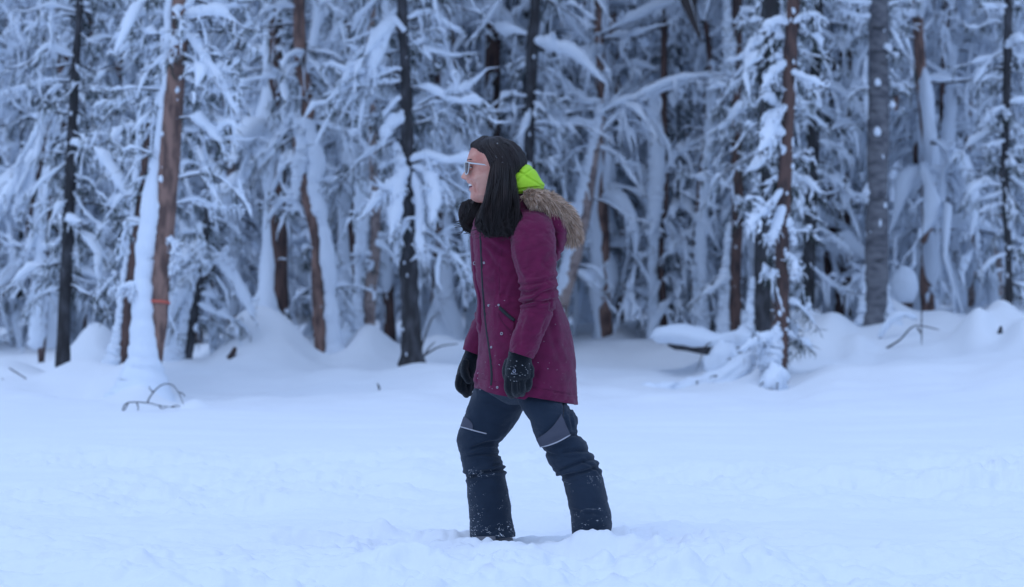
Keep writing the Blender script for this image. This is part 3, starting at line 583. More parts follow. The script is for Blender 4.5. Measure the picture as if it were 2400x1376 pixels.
for ri, (D0, stepx, rowname) in enumerate(rows):
    x = -260+rng.uniform(0, stepx)
    while x < 2680:
        px = x+rng.uniform(-.3, .3)*stepx; D = D0+rng.uniform(-1.5, 1.5)*(1+.03*D0*.3)
        fam = rng.choice(['crust', 'spruce', 'arch', 'open', 'young'], p=[(.44, .10, .20, .22, .04), (.38, .20, .18, .18, .06), (.34, .30, .16, .14, .06), (.30, .40, .12, .18, 0), (.2, .55, .05, .2, 0), (.15, .65, 0, .2, 0), (0,)*5, (0,)*5][ri]) if ri < 6 else 'stem'
        key = rng.choice([k for k in PROT if k.startswith(fam)])
        px_, y_ = (px-1200)*D/F, D-CAMD; z_ = float(gz(px_, y_))
        near = min(MARK, key=lambda t: abs(t[0]-px))[1]
        kd, desc = KIND[fam]
        if ri >= 3 and ri != 6: lab = {'crust': 'pale', 'spruce': 'dark', 'arch': 'bent', 'stem': 'slim frosted', 'open': 'tall', 'young': 'small'}[fam]+' tree in the deep wood '+near+(', farthest' if ri == 5 else ''); grp = 'trees deep in the wood'
        else:
            lab = desc+' '+near+', '+rowname; grp = 'snowy trees of the wood'
        if ri < 3 or ri == 6:
            used[lab] = used.get(lab, 0)+1
            if used[lab] > 1: lab = ('', '', 'more rightward ', 'rightmost ', 'far right ')[min(used[lab], 4)]+lab
        plant(kd, lab, 'tree', (px_, y_, z_-.05), PROT[key], rng.uniform(0, 6.28), rng.uniform(.8, 1.2), grp)
        x += stepx*rng.uniform(.75, 1.25)
# far-off wood reading as one mass
def far_wood():
    rng = np.random.default_rng(9); Bk, Sn = Tubes(), Tubes()
    for row, (D0, n) in enumerate([(68, 60), (76, 64), (86, 66)]):
        for i in range(n):
            px = -500+3400*(i+rng.uniform(-.4, .4))/n; D = D0+rng.uniform(-3, 3); x = (px-1200)*D/F; y = D-CAMD; g = float(gz(x, y, False)); H = rng.uniform(11, 17)
            Bk.add(np.array([[x, y, g-.3], [x+.1, y, g+H*.5], [x, y, g+H]]), np.array([.16, .12, .03]), 6)
            m = 60; zb = g+.4+(H-.6)*rng.uniform(0, 1, m); L = (2.3*(1-(zb-g)/H)+.4)*rng.uniform(.6, 1.1, m)
            az = rng.uniform(0, 6.28, m); base = np.stack([np.full(m, x), np.full(m, y), zb], -1)
            br = branch_pts(base, az, rng.uniform(-.3, .3, m), L, rng.uniform(.4, .9, m), 5, .05, rng)
            Bk.add(br-[0, 0, .14], np.broadcast_to(L[:, None]*[.05, .13, .15, .11, .04], (m, 5)), 5, .8, 1.3)
            s = rng.uniform(0, 1, m) < .8
            snow_on(Sn, br[s], .02, .05+.055*L[s], rng, 5)
    me = Bk.mesh('far_wood', M['needle']); link('far_wood', me, kind='stuff', label='dark far-off spruce wood closing the gaps behind all the trees', category='forest')
    link('far_wood_snow', Sn.mesh('far_wood_snow', M['tsnow']), bpy.data.objects['far_wood'], kind='stuff')
far_wood()

# ------------------------------------------------------------------ small things in the snow
def stump():
    o = P(2115, 735, 28); g = float(gz(o[0], o[1])); o[2] = g
    t = thing('tree_stump', 'brown stump wearing a tall rounded cap of snow, right of the grey trunk', 'stump', o)
    T = Tubes(); r = 24*28/F
    top = P(2115, 715, 28)[2]-g
    T.add(np.array([[0, 0, -.3], [0, 0, .0], [.0, 0, top*.6], [.01, 0, top+.03]]), np.array([r*1.5, r*1.3, r, r*.95]), 14, close=False)
    link('trunk', T.mesh('stump', M['brown']), t)
    Sn = Tubes(); c = P(2118, 672, 28)-o
    add_blobs(Sn, [c], [[34*28/F, .19, 46*28/F]], .12, 3, 16, 22)
    add_blobs(Sn, [c+[-.12, .05, -.3]], [[.12, .16, .26]], .2, 5, 10, 14)
    link('snow_cap', Sn.mesh('snow_cap', M['tsnow']), t)
stump()
def log():
    a, b = P(1530, 812, 25.4), P(1765, 816, 25.0); o = (a+b)/2; t = thing('fallen_log', 'fallen log lying under a thick roll of snow, between bowed birch and trench', 'log', o)
    s = np.linspace(0, 1, 14)[:, None]; c = a+(b-a)*s-o; c[:, 2] += .03*np.sin(s[:, 0]*7)
    T = Tubes(); T.add(c[2:13]-[0, 0, .01], .055*np.ones(11), 10); link('trunk', T.mesh('log', M['dark']), t)
    Sn = Tubes(); c2 = c.copy(); c2[:, 2] += .10; c2[:, 1] += .08; Sn.add(c2, .14*(1+.45*fbm(s[:, 0]*5, 2, 0, 3)), 16, 1.9, .75, jit=.04); link('snow_cap', Sn.mesh('log_snow', M['tsnow']), t)
log()
def twig_thing(label, paths, D, rad=.008, snow=0.0, name='dead_branch', matn='twig'):
    pts = [np.array([P(x, y, D+(k[2] if len(k) > 2 else 0)) for k in pp for x, y in [k[:2]]]) for pp in paths]
    dz = float(gz(pts[0][0][0], pts[0][0][1]))-pts[0][0][2]-.01
    for p in pts: p[:, 2] += dz
    o = pts[0][0].copy(); B, Sn = Tubes(), Tubes()
    t = thing(name, label, 'branch', o)
    for p, pp in zip(pts, paths):
        c = cat(p, 16); B.add(c, np.linspace(rad, rad*.45, 16), 6)
        if snow: d = c.copy(); d[:, 2] += snow*.7; Sn.add(d, snow*(1+.4*fbm(np.arange(16)*.7, 3, 1, 2)), 8)
    link('stem', B.mesh('stem', M[matn], o), t)
    if snow: link('snow_load', Sn.mesh('stem_snow', M['tsnow'], o), t)
twig_thing('bare twig hooped over the snow in the left foreground', [[(286, 1012), (298, 990), (345, 990), (372, 996), (420, 1002)], [(345, 992), (352, 975), (375, 950), (400, 946), (418, 965), (432, 998)], [(372, 994), (378, 1003), (392, 1000)], [(300, 990), (294, 1004), (290, 1008)], [(320, 990), (324, 1000), (323, 1010)], [(400, 1000), (412, 996), (424, 999)], [(360, 965), (352, 958), (349, 950)], [(418, 965), (428, 968), (434, 976)]], 18.6, .0062)
twig_thing('snow-topped bent twig poking up below the capped stump', [[(2075, 812), (2110, 790), (2145, 758), (2205, 768)], [(2150, 762), (2160, 778)]], 25.0, .013, .0)
twig_thing('curved snowy bough curling over in front of the capped stump', [[(2060, 790), (2085, 750), (2120, 735), (2150, 745)], [(2085, 752), (2070, 775)]], 25.6, .012, .035)
twig_thing('thin upright sapling stem standing before the capped stump', [[(2160, 850), (2160, 770), (2156, 700), (2162, 600), (2166, 520)]], 24.6, .007)
twig_thing('slanting twig leaning on the buried log', [[(1560, 760), (1600, 785), (1650, 820)], [(1650, 820), (1668, 822)]], 24.8, .008)
twig_thing('dark splayed roots sticking up beside the stout dark spruce', [[(985, 790), (1005, 755), (1020, 740)], [(980, 780), (992, 740), (1010, 690), (1020, 680)], [(990, 775), (1030, 752), (1075, 745)]], 24.6, .012, .0)
twig_thing('tangle of dark twigs in the snow at the lower left edge', [[(-10, 850), (10, 870), (22, 905)], [(0, 870), (14, 880), (8, 912)], [(5, 845), (30, 900)], [(20, 820), (60, 845), (90, 870)]], 22.0, .008)
twig_thing('dark stub poking out of the large snow mound', [[(538, 868), (545, 855), (552, 838)]], 25.0, .05, 0, 'tree_stub', 'brown')
twig_thing('tiny dark stub on the snow crest left of the woman', [[(889, 886), (888, 876), (884, 868)]], 21.5, .012, 0, 'tree_stub', 'dark')
twig_thing('short dark stub at the right edge of the clearing', [[(2343, 775), (2345, 765), (2346, 755)]], 24.2, .03, 0, 'tree_stub', 'dark')
def ribbon():
    D = 20.9; c = P(374, 709, D); n = 24
    th = np.linspace(0, 2*np.pi, n, endpoint=False); r = 22.5*D/F
    V = []; 
    for z, rr in ((-.012, 1.02), (.012, 1.02), (.012, 1.10), (-.012, 1.10)): V.append(np.stack([np.cos(th)*r*rr, np.sin(th)*r*rr, np.full(n, z)+.012*np.cos(th+2)], -1))
    V = np.concatenate(V); j = np.arange(n); j2 = (j+1) % n
    Q = np.concatenate([np.stack([a*n+j, a*n+j2, b*n+j2, b*n+j], -1) for a, b in ((1, 0), (2, 1), (3, 2), (0, 3))])
    m = mat('ribbon_cloth', (.62, .14, .10), .6)
    t = thing('ribbon', 'orange-red marker ribbon tied round the snow-plastered pine', 'ribbon', c)
    link('band', mesh_from('ribbon', V, Q, m), t)
ribbon()
def snow_boughs():
    rng = np.random.default_rng(31)
    spec = [('rounded snow pillow on a buried bough, in front of the foremost trunk', (1700, 872, 22.6), (.27, .16, .10), 1.0), ('long snow-covered bough lying on the snow left of the foremost trunk', (1620, 895, 22.8), (.30, .18, .08), .5),
            ('snow-heaped twigs at the left end of the buried boughs', (1520, 905, 22.7), (.22, .13, .07), .1), ('lump of snow against the foot of the foremost trunk', (1812, 880, 22.1), (.10, .10, .13), 0), ('snow hump beside the buried log', (1690, 832, 23.8), (.12, .12, .16), 0)]
    for i, (lab, (px, py, D), R, tilt) in enumerate(spec):
        c = P(px, py, D)-np.array([0, 0, .045]); t = thing('snow_pile', lab, 'snow pile', c)
        Sn, B = Tubes(), Tubes(); add_blobs(Sn, [[0, 0, 0], [R[0]*.7, .05, R[2]*.3], [-R[0]*.7, .0, -R[2]*.5], [R[0]*.2, .1, -R[2]*.6]], [R, np.array(R)*.7, np.array(R)*.65, np.array(R)*1.1], .55, i, 14, 20)
        o = link('snow_load', Sn.mesh('snow_pile', M['tsnow']), t); o.rotation_euler = (0, -tilt*.6, 0)
        m = 3; br = branch_pts(rng.normal(0, .5, (m, 3))*R-[0, .05, .02], rng.uniform(3.2, 6.2, m), rng.uniform(-.2, .3, m), rng.uniform(.2, .45, m), rng.uniform(.3, .9, m), 7, .08, rng)
        B.add(br, np.broadcast_to(np.linspace(.009, .003, 7), (m, 7)), 5); link('twigs', B.mesh('pile_twigs', M['twig']), t, kind='stuff')
snow_boughs()
# ------------------------------------------------------------------ the woman
def W(px, py, y=0.0):
    k = (CAMD+y)/CAMD/615*(615*CAMD/F)
    return np.array([(px-1200)*k, y, ZC+(688-py)*k])
M['jacket'] = mat('burgundy_parka_cloth', (.158, .0115, .057), .82, .15, .4, 900, (.128, .0095, .048), 30, sheen=.15)
M['jacket_dark'] = mat('parka_lining', (.10, .012, .045), .8, .2)
M['zip'] = mat('black_zip', (.008, .010, .016), .5, .5, .5, 500)
M['metal'] = mat('snap_metal', (.45, .45, .48), .35, .6)
M['pants'] = mat('navy_snow_trousers', (.012, .024, .045), .72, .22, .4, 800, (.018, .032, .056), 9, sheen=.1)
M['patch'] = mat('grey_knee_panel', (.085, .09, .12), .8, .2, .4, 800)
M['pipe'] = mat('reflective_piping', (.42, .42, .46), .5, .4)
M['glove'] = mat('black_fleece', (.006, .009, .014), .95, .1, .6, 500, sheen=.25)
M['skin'] = mat('skin', (.58, .22, .165), .48, .35, .25, 420, (.72, .37, .28), 22, (.35, .6), sss=.15)
M['lip'] = mat('lips', (.56, .24, .23), .45, .4)
M['teeth'] = mat('teeth', (.86, .86, .82), .3, .5)
M['hair'] = mat('dark_brown_hair', (.014, .0095, .0095), .42, .40, 0, 1, (.022, .012, .011), 12)
M['frame'] = mat('white_plastic', (.60, .62, .62), .35, .5)
M['lens'] = mat('tinted_lens', (.055, .035, .04), .08, .6)
M['lens'].node_tree.nodes['Principled BSDF'].inputs['Alpha'].default_value = .9
M['neon'] = mat('neon_green_quilt', (.42, .72, .03), .6, .3, .2, 500)
M['boot'] = mat('grey_boot', (.16, .16, .18), .7, .3); M['bootred'] = mat('red_boot_trim', (.35, .02, .04), .6, .3)
M['cord'] = mat('pale_drawcord', (.55, .48, .45), .7, .2)
M['eye'] = mat('eye_white', (.6, .58, .56), .2, .5); M['iris'] = mat('dark_iris', (.02, .012, .01), .15, .5)

def fur_material():
    m = bpy.data.materials.new('raccoon_fur'); m.use_nodes = True; nt = m.node_tree; b = nt.nodes['Principled BSDF']
    g = nt.nodes.new('ShaderNodeNewGeometry'); r = nt.nodes.new('ShaderNodeValToRGB')
    e = r.color_ramp.elements; e[0].position = 0; e[0].color = (.045, .028, .022, 1); e[1].position = 1; e[1].color = (.85, .72, .60, 1)
    for p_, c_ in ((.12, (.26, .14, .085, 1)), (.45, (.60, .39, .26, 1)), (.8, (.82, .60, .44, 1))): x = e.new(p_); x.color = c_
    nt.links.new(g.outputs['Random Per Island'], r.inputs[0]); nt.links.new(r.outputs[0], b.inputs['Base Color']); b.inputs['Roughness'].default_value = .7
    return m
M['fur'] = fur_material()

class Loft:
    """rings: (Lx, Ly, Rx, Ry, y centre, depth radius) in photo pixels; kept as a grid so that details can be laid on it"""
    def __init__(s, rings, nu=80, nv=56, p=2.3, folds=(), rough=.003, rs=(9, 5), seed=0, extra=None, crump=0.0, cs=(26, 15)):
        r = cat(np.array(rings, float), nu); th = np.arange(nv)*2*np.pi/nv
        c, sn = np.cos(th), np.sin(th); cc = np.sign(c)*np.abs(c)**(2/p); ss = np.sign(sn)*np.abs(sn)**(2/p)
        cx = (r[:, 0]+r[:, 2])/2; cy = (r[:, 1]+r[:, 3])/2; ax = (r[:, 2]-r[:, 0])/2; ay = (r[:, 3]-r[:, 1])/2
        PX = cx[:, None]+ax[:, None]*cc; PY = cy[:, None]+ay[:, None]*cc; Y = r[:, 4][:, None]-r[:, 5][:, None]*ss
        if extra is not None: PX, PY, Y = extra(PX, PY, Y, th)
        k = (CAMD+Y)/F
        G = np.stack([(PX-1200)*k, Y, ZC+(688-PY)*k], -1)
        N = np.cross(np.gradient(G, axis=0), np.roll(G, -1, 1)-np.roll(G, 1, 1)); N /= np.linalg.norm(N, axis=2, keepdims=True)+1e-9
        ctr = G.mean(1, keepdims=True)
        if ((G-ctr)*N).sum() < 0: N = -N
        d = rough*(fbm(PX/rs[0]/4+seed, PY/rs[1]/4, Y*20, 3)*1.3)
        if crump:
            q1 = fbm(PX/cs[0]+seed+.4*noise(PX/30, PY/30, seed), PY/cs[1], Y*9, 2, seed); q2 = fbm(PX/cs[0]*1.9+PY/60, PY/cs[1]*1.6, Y*15+4, 2, seed+3)
            d = d-crump*np.clip(1-np.abs(q1)*5, 0, 1)**1.5-.55*crump*np.clip(1-np.abs(q2)*5.5, 0, 1)**1.5+crump*.8*q1
        for f in folds:
            x0, y0, x1, y1, amp, w = f[:6]
            vx, vy = x1-x0, y1-y0; t = np.clip(((PX-x0)*vx+(PY-y0)*vy)/(vx*vx+vy*vy), 0, 1)
            sgn = ((PX-x0)*vy-(PY-y0)*vx)/math.hypot(vx, vy)
            dist = np.hypot(PX-x0-t*vx, PY-y0-t*vy); bow = sgn+ (6*np.sin(t*math.pi))*.5
            lenf = np.exp(-np.maximum(dist-np.abs(sgn), 0)/6)
            d = d+amp/1000*(-np.exp(-(bow/w)**2)+.75*np.exp(-((bow-1.8*w)/(1.2*w))**2)+.5*np.exp(-((bow+2*w)/(1.3*w))**2))*lenf*np.where(dist < 40+np.abs(sgn), 1, 0)*(1 if len(f) < 7 else np.where(Y < r[:, 4][:, None]+.03, 1, 0))
        s.G = G+N*d[..., None]; s.N = N; s.PX = PX; s.PY = PY; s.Y = Y; s.nu = nu; s.nv = nv
    def part(s, name, m, parent, origin, cap=True, thick=0, kind=None, vis=None):
        V = s.G.reshape(-1, 3); i = np.arange(s.nu-1)[:, None]*s.nv; j = np.arange(s.nv)[None]; j2 = (j+1) % s.nv
        Q = np.stack([i+j, i+s.nv+j, i+s.nv+j2, i+j2], -1).reshape(-1, 4)
        if vis is not None: Q = Q[vis(s).reshape(-1)]
        T = None
        if cap:
            V = np.vstack([V, s.G[0].mean(0), s.G[-1].mean(0)]); a = s.nu*s.nv; jj = np.arange(s.nv); e = (s.nu-1)*s.nv
            T = np.concatenate([np.stack([jj, (jj+1) % s.nv, np.full(s.nv, a)], 1), np.stack([e+(jj+1) % s.nv, e+jj, np.full(s.nv, a+1)], 1)])
        o = link(name, mesh_from(name, V-origin, Q, m, T), parent); return o
    def at(s, px, py, off=0.0, far=False):
        """point of the surface facing the camera at pixel (px, py)"""
        k = F/(CAMD+s.G[..., 1]); X = 1200+s.G[..., 0]*k; Yp = 688-(s.G[..., 2]-ZC)*k
        d = (X-px)**2+(Yp-py)**2; d = np.where((s.N[..., 1] > .15) != far, 1e9, d)
        f = np.argsort(d.ravel())[:5]; w = 1/(d.ravel()[f]+.3); w /= w.sum()
        y = (s.G.reshape(-1, 3)[f, 1]*w).sum(); n = (s.N.reshape(-1, 3)[f]*w[:, None]).sum(0); n /= np.linalg.norm(n)
        return W(px, py, y)+n*off, n
def strip(loft, path, width, off, thick, name, m, parent, org, n=26):
    """a raised ribbon laid on a loft along a pixel path"""
    q = cat(np.array(path, float), n); pts = np.array([loft.at(a, b, off)[0] for a, b in q])
    for _ in range(3): pts[1:-1] = (pts[:-2]+2*pts[1:-1]+pts[2:])/4
    T = Tubes(); T.add(pts, np.full(n, width/2), 8, 1, thick/width, up=(0, -1, .01)); return link(name, T.mesh(name, m, org), parent)
def surf_patch(loft, top, bot, off, name, m, parent, org, nu=16, nv=14):
    a = cat(np.array(top, float), nu); b = cat(np.array(bot, float), nu); V = []
    for j in range(nv):
        f = j/(nv-1)
        for i in range(nu): V.append(loft.at(*(a[i]*(1-f)+b[i]*f), off)[0])
    V = np.array(V).reshape(nv, nu, 3)
    for _ in range(2):
        V[1:-1, 1:-1, 1] = (V[:-2, 1:-1, 1]+V[2:, 1:-1, 1]+V[1:-1, :-2, 1]+V[1:-1, 2:, 1])/4
    i = np.arange(nv-1)[:, None]*nu; j = np.arange(nu-1)[None]
    Q = np.stack([i+j, i+nu+j, i+nu+j+1, i+j+1], -1).reshape(-1, 4)
    o = link(name, mesh_from(name, V.reshape(-1, 3)-org, Q, m), parent)
    md = o.modifiers.new('thick', 'SOLIDIFY'); md.thickness = .003; md.offset = -1
    return o

def woman():
    org = W(1250, 1262, 0)
    who = thing('person', 'dark-haired woman in burgundy parka and navy snow trousers wading left through the snow, laughing', 'person', org)
    # ---- body: one continuous surface for head and neck and trunk
    def face(PX, PY, Y, th):
        f = np.clip(np.cos(np.pi-th), 0, 1)                         # 1 on the front of the head
        front = (PY > 335) & (PY < 475)
        def g(c, s): return np.exp(-((PY-c)/s)**2)
        yl = np.abs(Y)
        nose = np.interp(PY, [384, 390, 400, 409, 415, 419, 423, 427], [0, 2, 8.5, 15, 18.5, 15, 5, 0])*np.exp(-(yl/np.interp(PY, [385, 416], [.009, .0155]))**2)
        ala = 5*g(417, 4.5)*np.exp(-((yl-.014)/.007)**2)
        sock = -4.5*g(392, 8)*np.exp(-((yl-.030)/.015)**2)
        brow = 1.6*g(378, 5)*np.exp(-((yl-.028)/.022)**2)
        ulip = 3.2*g(427.5, 3.2)*np.exp(-(yl/.024)**2); llip = 3.4*g(444, 3.8)*np.exp(-(yl/.022)**2)
        mouth = -9*np.exp(-((PY-(436-60*yl))/4.6)**4)*np.exp(-(yl/.027)**4)
        crease = -3.4*np.exp(-((PX-(1108+(PY-425)*.35))/2.2)**2)*smooth01(420, 428, PY)*(1-smooth01(446, 456, PY))*np.exp(-((yl-.035)/.02)**2)
        cheek = 3.4*g(416, 12)*np.exp(-((yl-.042)/.018)**2)
        chin = 2.5*g(463, 6)*np.exp(-(yl/.02)**2)
        jaw = -6*g(455, 8)*np.exp(-((yl-.045)/.012)**2)*0
        dd = (nose+ala+sock+brow+ulip+llip+mouth+cheek+chin+crease+jaw)*(f > .02)*front*smooth01(.0, .25, f)
        def b(x, y, sx, sy): return np.exp(-((PX-x)/sx)**2-((PY-y)/sy)**2)
        cr = np.exp(-((PX-(1106+(PY-420)*.32))/1.9)**2)*smooth01(417, 424, PY)*(1-smooth01(446, 454, PY))
        sd2 = -.0045*cr+.0060*b(1114, 417, 9, 9)-.0055*b(1103, 392, 7, 5.5)-.0030*b(1124, 446, 9, 10)-.0035*b(1111, 436, 2.5, 3)+.0022*b(1120, 458, 14, 3)+.003*b(1106, 378, 9, 3.5)-.003*b(1116, 430, 3, 7)
        Y = Y+np.sign(Y)*sd2*smooth01(.012, .028, yl)*front
        return PX-dd, PY, Y
    B = Loft([(1140, 322, 1165, 322, 0, .012), (1118, 332, 1190, 332, 0, .046), (1105, 346, 1206, 346, 0, .066), (1097, 366, 1216, 366, 0, .075), (1094.5, 380, 1218, 380, 0, .077),
              (1097.5, 393, 1216, 393, 0, .076), (1099, 405, 1213, 405, 0, .076), (1098, 418, 1208, 418, 0, .074), (1098, 428, 1202, 428, 0, .071), (1101, 437, 1198, 437, 0, .068), (1102.5, 447, 1194, 447, 0, .063), (1104, 458, 1190, 457, 0, .056),
              (1106, 467, 1190, 462, 0, .049), (1116, 474, 1192, 468, 0, .045), (1136, 479, 1196, 474, 0, .05), (1142, 495, 1200, 490, 0, .055), (1138, 515, 1222, 508, 0, .11), (1130, 560, 1250, 560, 0, .14), (1135, 700, 1260, 700, 0, .12), (1130, 900, 1290, 900, 0, .14)],
             240, 200, 2.15, rough=.0004, extra=face)
    B.part('body', M['skin'], who, org)
    # ---- face details
    for sy in (-1, 1):
        c = W(1102.5, 392, sy*.030); T = Tubes(); add_blobs(T, [c], [[.0075, .010, .006]], 0, 0, 8, 12); eo = link('eye', T.mesh('eye', M['eye'], org), who)
        T = Tubes(); add_blobs(T, [c+[-.0075, sy*.002, 0]], [[.0045, .0055, .0055]], 0, 0, 6, 10); link('iris', T.mesh('iris', M['iris'], org), eo)
        T = Tubes()
        T.add(np.array([W(1097.2+9.5*t, 391.2-2.6*math.sin(t*2.6)+1.8*t, sy*(.0365+.004*t)) for t in np.linspace(0, 1, 8)]), np.array([.0008, .0016, .0021, .0022, .0021, .0018, .0012, .0006]), 6)
        for t in (.1, .3, .5, .7): T.add(np.array([W(1097.2+9.5*t, 389.5+1.8*t, sy*.037), W(1095.2+8.5*t, 391.5+1.8*t, sy*.042)]), np.array([.0007, .0004]), 4)
        link('eyelashes', T.mesh('eyelashes', M['hair'], org), who)
        T = Tubes(); T.add(np.array([W(1094+x, 375.5-1.8*math.sin(x/6), sy*(.014+.0032*x)) for x in np.linspace(0, 12, 8)]), np.full(8, .0024), 6); link('eyebrow', T.mesh('eyebrow', M['hair'], org), who)
    T = Tubes()
    for k in np.linspace(-1, 1, 9):
        a = k*1.05; add_blobs(T, [W(1109.5-9.6*math.cos(a), 433.8-1.2*abs(k), .0275*math.sin(a))], [[.0028, .0040, .0056]], .05, 3, 6, 8)
    link('teeth', T.mesh('teeth', M['teeth'], org), who)
    for py, bow, r in ((427.8, 1.8, .0026), (442.5, -3.2, .0036)):
        T = Tubes(); T.add(np.array([W(1109-(10.2 if py < 435 else 6.8)*math.cos(a), py+bow*abs(math.sin(a))**1.5*(1.7 if bow > 0 else 1.5), .028*math.sin(a)) for a in np.linspace(-1.3, 1.3, 15)]), r*np.sin(np.linspace(.25, np.pi-.25, 15)), 8); link('lip', T.mesh('lip', M['lip'], org), who)
    T = Tubes(); T.add(np.array([W(1109-6.5*math.cos(a), 437.5, .022*math.sin(a)) for a in np.linspace(-1.3, 1.3, 9)]), np.full(9, .0055), 6); link('mouth_cavity', T.mesh('mouth', M['jacket_dark'], org), who)
    for sy in (-1, 1):
        for dy, rr_ in ((-2.6, .0066), (3.2, .0055)):
            T = Tubes(); add_blobs(T, [W(1101.5, 392+dy, sy*.0305)], [[.0085, .0100, rr_]], 0, 0, 10, 14); link('eyelid', T.mesh('eyelid', M['skin'], org), who)
    # ---- sunglasses
    sg = bpy.data.objects.new('sunglasses', None); COL.objects.link(sg); sg.parent = who; sg.location = (0, 0, 0)
    for sy in (-1, 1):
        T = Tubes(); lp = [(.008, 383), (.014, 381), (.045, 380), (.062, 381.5), (.062, 392), (.055, 404), (.040, 408.5), (.020, 406), (.010, 396), (.008, 383)]
        q = cat(np.array(lp), 32); pts = np.array([W(1089.5+(a*a)*2500, b, sy*a) for a, b in q]); T.add(pts, np.full(32, .0019), 8, 1, 1, close=False)
        T.add(np.array([W(1098.6, 381.5, sy*.061), W(1100, 381.7, sy*.069), W(1104, 382.5, sy*.074), W(1120, 384.3, sy*.0795), W(1134, 386, sy*.082), W(1141, 388, sy*.082)]), np.array([.0024, .0029, .0029, .0026, .0022, .0016]), 8, 1, 1)
        link('frame', T.mesh('glasses_frame', M['frame'], org), sg)
        V = []; ctr = np.array([.035, 393])
        for f in (0, .5, 1):
            for a, b in q[:-1]: x = ctr+(np.array([a, b])-ctr)*f*.98; V.append(W(1089.5+x[0]**2*2500, x[1], sy*x[0]))
        n = 31; j = np.arange(n); j2 = (j+1) % n; Q = np.concatenate([np.stack([k*n+j, k*n+n+j, k*n+n+j2, k*n+j2], 1) for k in (0, 1)])
        link('lens', mesh_from('lens', np.array(V)-org, Q, M['lens']), sg)
    T = Tubes(); T.add(np.array([W(1089.3, 384, y) for y in (-.009, 0, .009)]), np.full(3, .0028), 8, close=False); link('bridge', T.mesh('bridge', M['frame'], org), sg)
    # ---- trousers
    far_folds = [(1165, 1036, 1110, 1050, 7, 5), (1168, 1066, 1105, 1068, 5, 4), (1172, 1082, 1110, 1082, 5, 4), (1186, 1100, 1100, 1118, 10, 5), (1184, 1088, 1150, 1096, 6, 4), (1092, 1112, 1130, 1116, 6, 4), (1125, 1105, 1180, 1092, 5, 4), (1105, 1235, 1150, 1240, 3, 4), (1195, 1230, 1150, 1248, 3, 4)]
    nr_folds = [(1352, 1020, 1300, 1030, 7, 5), (1376, 1058, 1320, 1062, 5, 5), (1395, 1075, 1305, 1108, 6, 5), (1290, 1095, 1360, 1075, 6, 4), (1310, 1117, 1400, 1095, 8, 5), (1330, 1125, 1395, 1120, 4, 4), (1405, 1110, 1370, 1085, 5, 4), (1280, 1060, 1330, 1070, 4, 4), (1340, 940, 1342, 1000, 4, 3), (1322, 935, 1328, 990, 3, 3), (1345, 1195, 1400, 1205, 3, 5)]
    far_folds = [(f[0], f[1], f[2], f[3], f[4]*1.1, f[5]*.8) for i, f in enumerate(far_folds) if i not in (2, 7)]; nr_folds = [(f[0], f[1], f[2], f[3], f[4]*1.05, f[5]*.8) for i, f in enumerate(nr_folds) if i not in (3, 5)]
    F1 = Loft([(1125, 850, 1262, 850, .03, .12), (1118, 890, 1250, 890, .05, .11), (1103, 932, 1240, 935, .09, .095), (1088, 974, 1224, 968, .11, .09), (1079, 1002, 1202, 1003, .12, .088), (1072, 1028, 1182, 1030, .12, .085), (1073, 1050, 1166, 1042, .12, .08),
               (1077, 1065, 1167, 1058, .12, .08), (1083, 1086, 1176, 1082, .12, .083), (1086, 1106, 1184, 1098, .12, .085), (1094, 1122, 1186, 1122, .12, .085), (1095, 1160, 1193, 1162, .12, .09), (1099, 1191, 1198, 1190, .12, .092), (1100, 1228, 1202, 1222, .12, .095), (1101, 1255, 1208, 1248, .12, .1), (1107, 1269, 1207, 1258, .12, .1)],
              170, 96, 2.3, far_folds, .004, (14, 8), 3, crump=.0017, cs=(52, 24))
    N1 = Loft([(1150, 850, 1310, 860, -.02, .11), (1176, 900, 1322, 908, -.05, .105), (1206, 932, 1328, 944, -.085, .095), (1226, 962, 1349, 968, -.105, .093), (1241, 988, 1354, 987, -.12, .09), (1250, 1016, 1351, 1008, -.12, .088), (1262, 1040, 1358, 1022, -.12, .085),
               (1277, 1056, 1374, 1036, -.12, .085), (1281, 1074, 1380, 1056, -.12, .086), (1292, 1093, 1395, 1071, -.12, .088), (1306, 1113, 1405, 1090, -.12, .09), (1319, 1122, 1411, 1110, -.12, .09), (1324, 1146, 1419, 1145, -.12, .09), (1333, 1188, 1427, 1182, -.12, .093), (1339, 1210, 1432, 1208, -.12, .095), (1341, 1245, 1434, 1235, -.12, .097), (1343, 1262, 1430, 1256, -.12, .09)],
              170, 96, 2.3, nr_folds, .004, (14, 8), 8, crump=.0017, cs=(52, 24))
    tr = bpy.data.objects.new('trousers', None); COL.objects.link(tr); tr.parent = who
    H = Loft([(1140, 830, 1310, 830, 0, .14), (1132, 880, 1315, 885, 0, .15), (1140, 915, 1315, 920, 0, .14), (1165, 935, 1300, 938, 0, .11), (1190, 948, 1260, 948, 0, .06)], 40, 60, 2.4, (), .003, (14, 8), 1)
    H.part('hip_section', M['pants'], tr, org)
    F1.part('trouser_leg', M['pants'], tr, org); N1.part('trouser_leg', M['pants'], tr, org)
    surf_patch(F1, [(1088, 977), (1094, 980), (1102, 986), (1107, 993), (1109, 1000)], [(1080.5, 999), (1087, 1001), (1094, 1003.5), (1101, 1006), (1108, 1008)], .003, 'knee_panel', M['patch'], tr, org)
    strip(F1, [(1079.5, 1000), (1100, 1006), (1122, 1012), (1141, 1016.5)], .005, .003, .004, 'piping', M['pipe'], tr, org)
    surf_patch(N1, [(1260, 1028), (1275, 1018), (1292, 1003), (1306, 986), (1315, 972)], [(1268, 1044), (1285, 1041), (1302, 1036), (1320, 1029), (1335, 1020)], .007, 'knee_panel', M['patch'], tr, org)
    strip(N1, [(1267.5, 1045), (1290, 1041), (1312, 1033), (1335.5, 1019.5)], .005, .007, .004, 'piping', M['pipe'], tr, org)
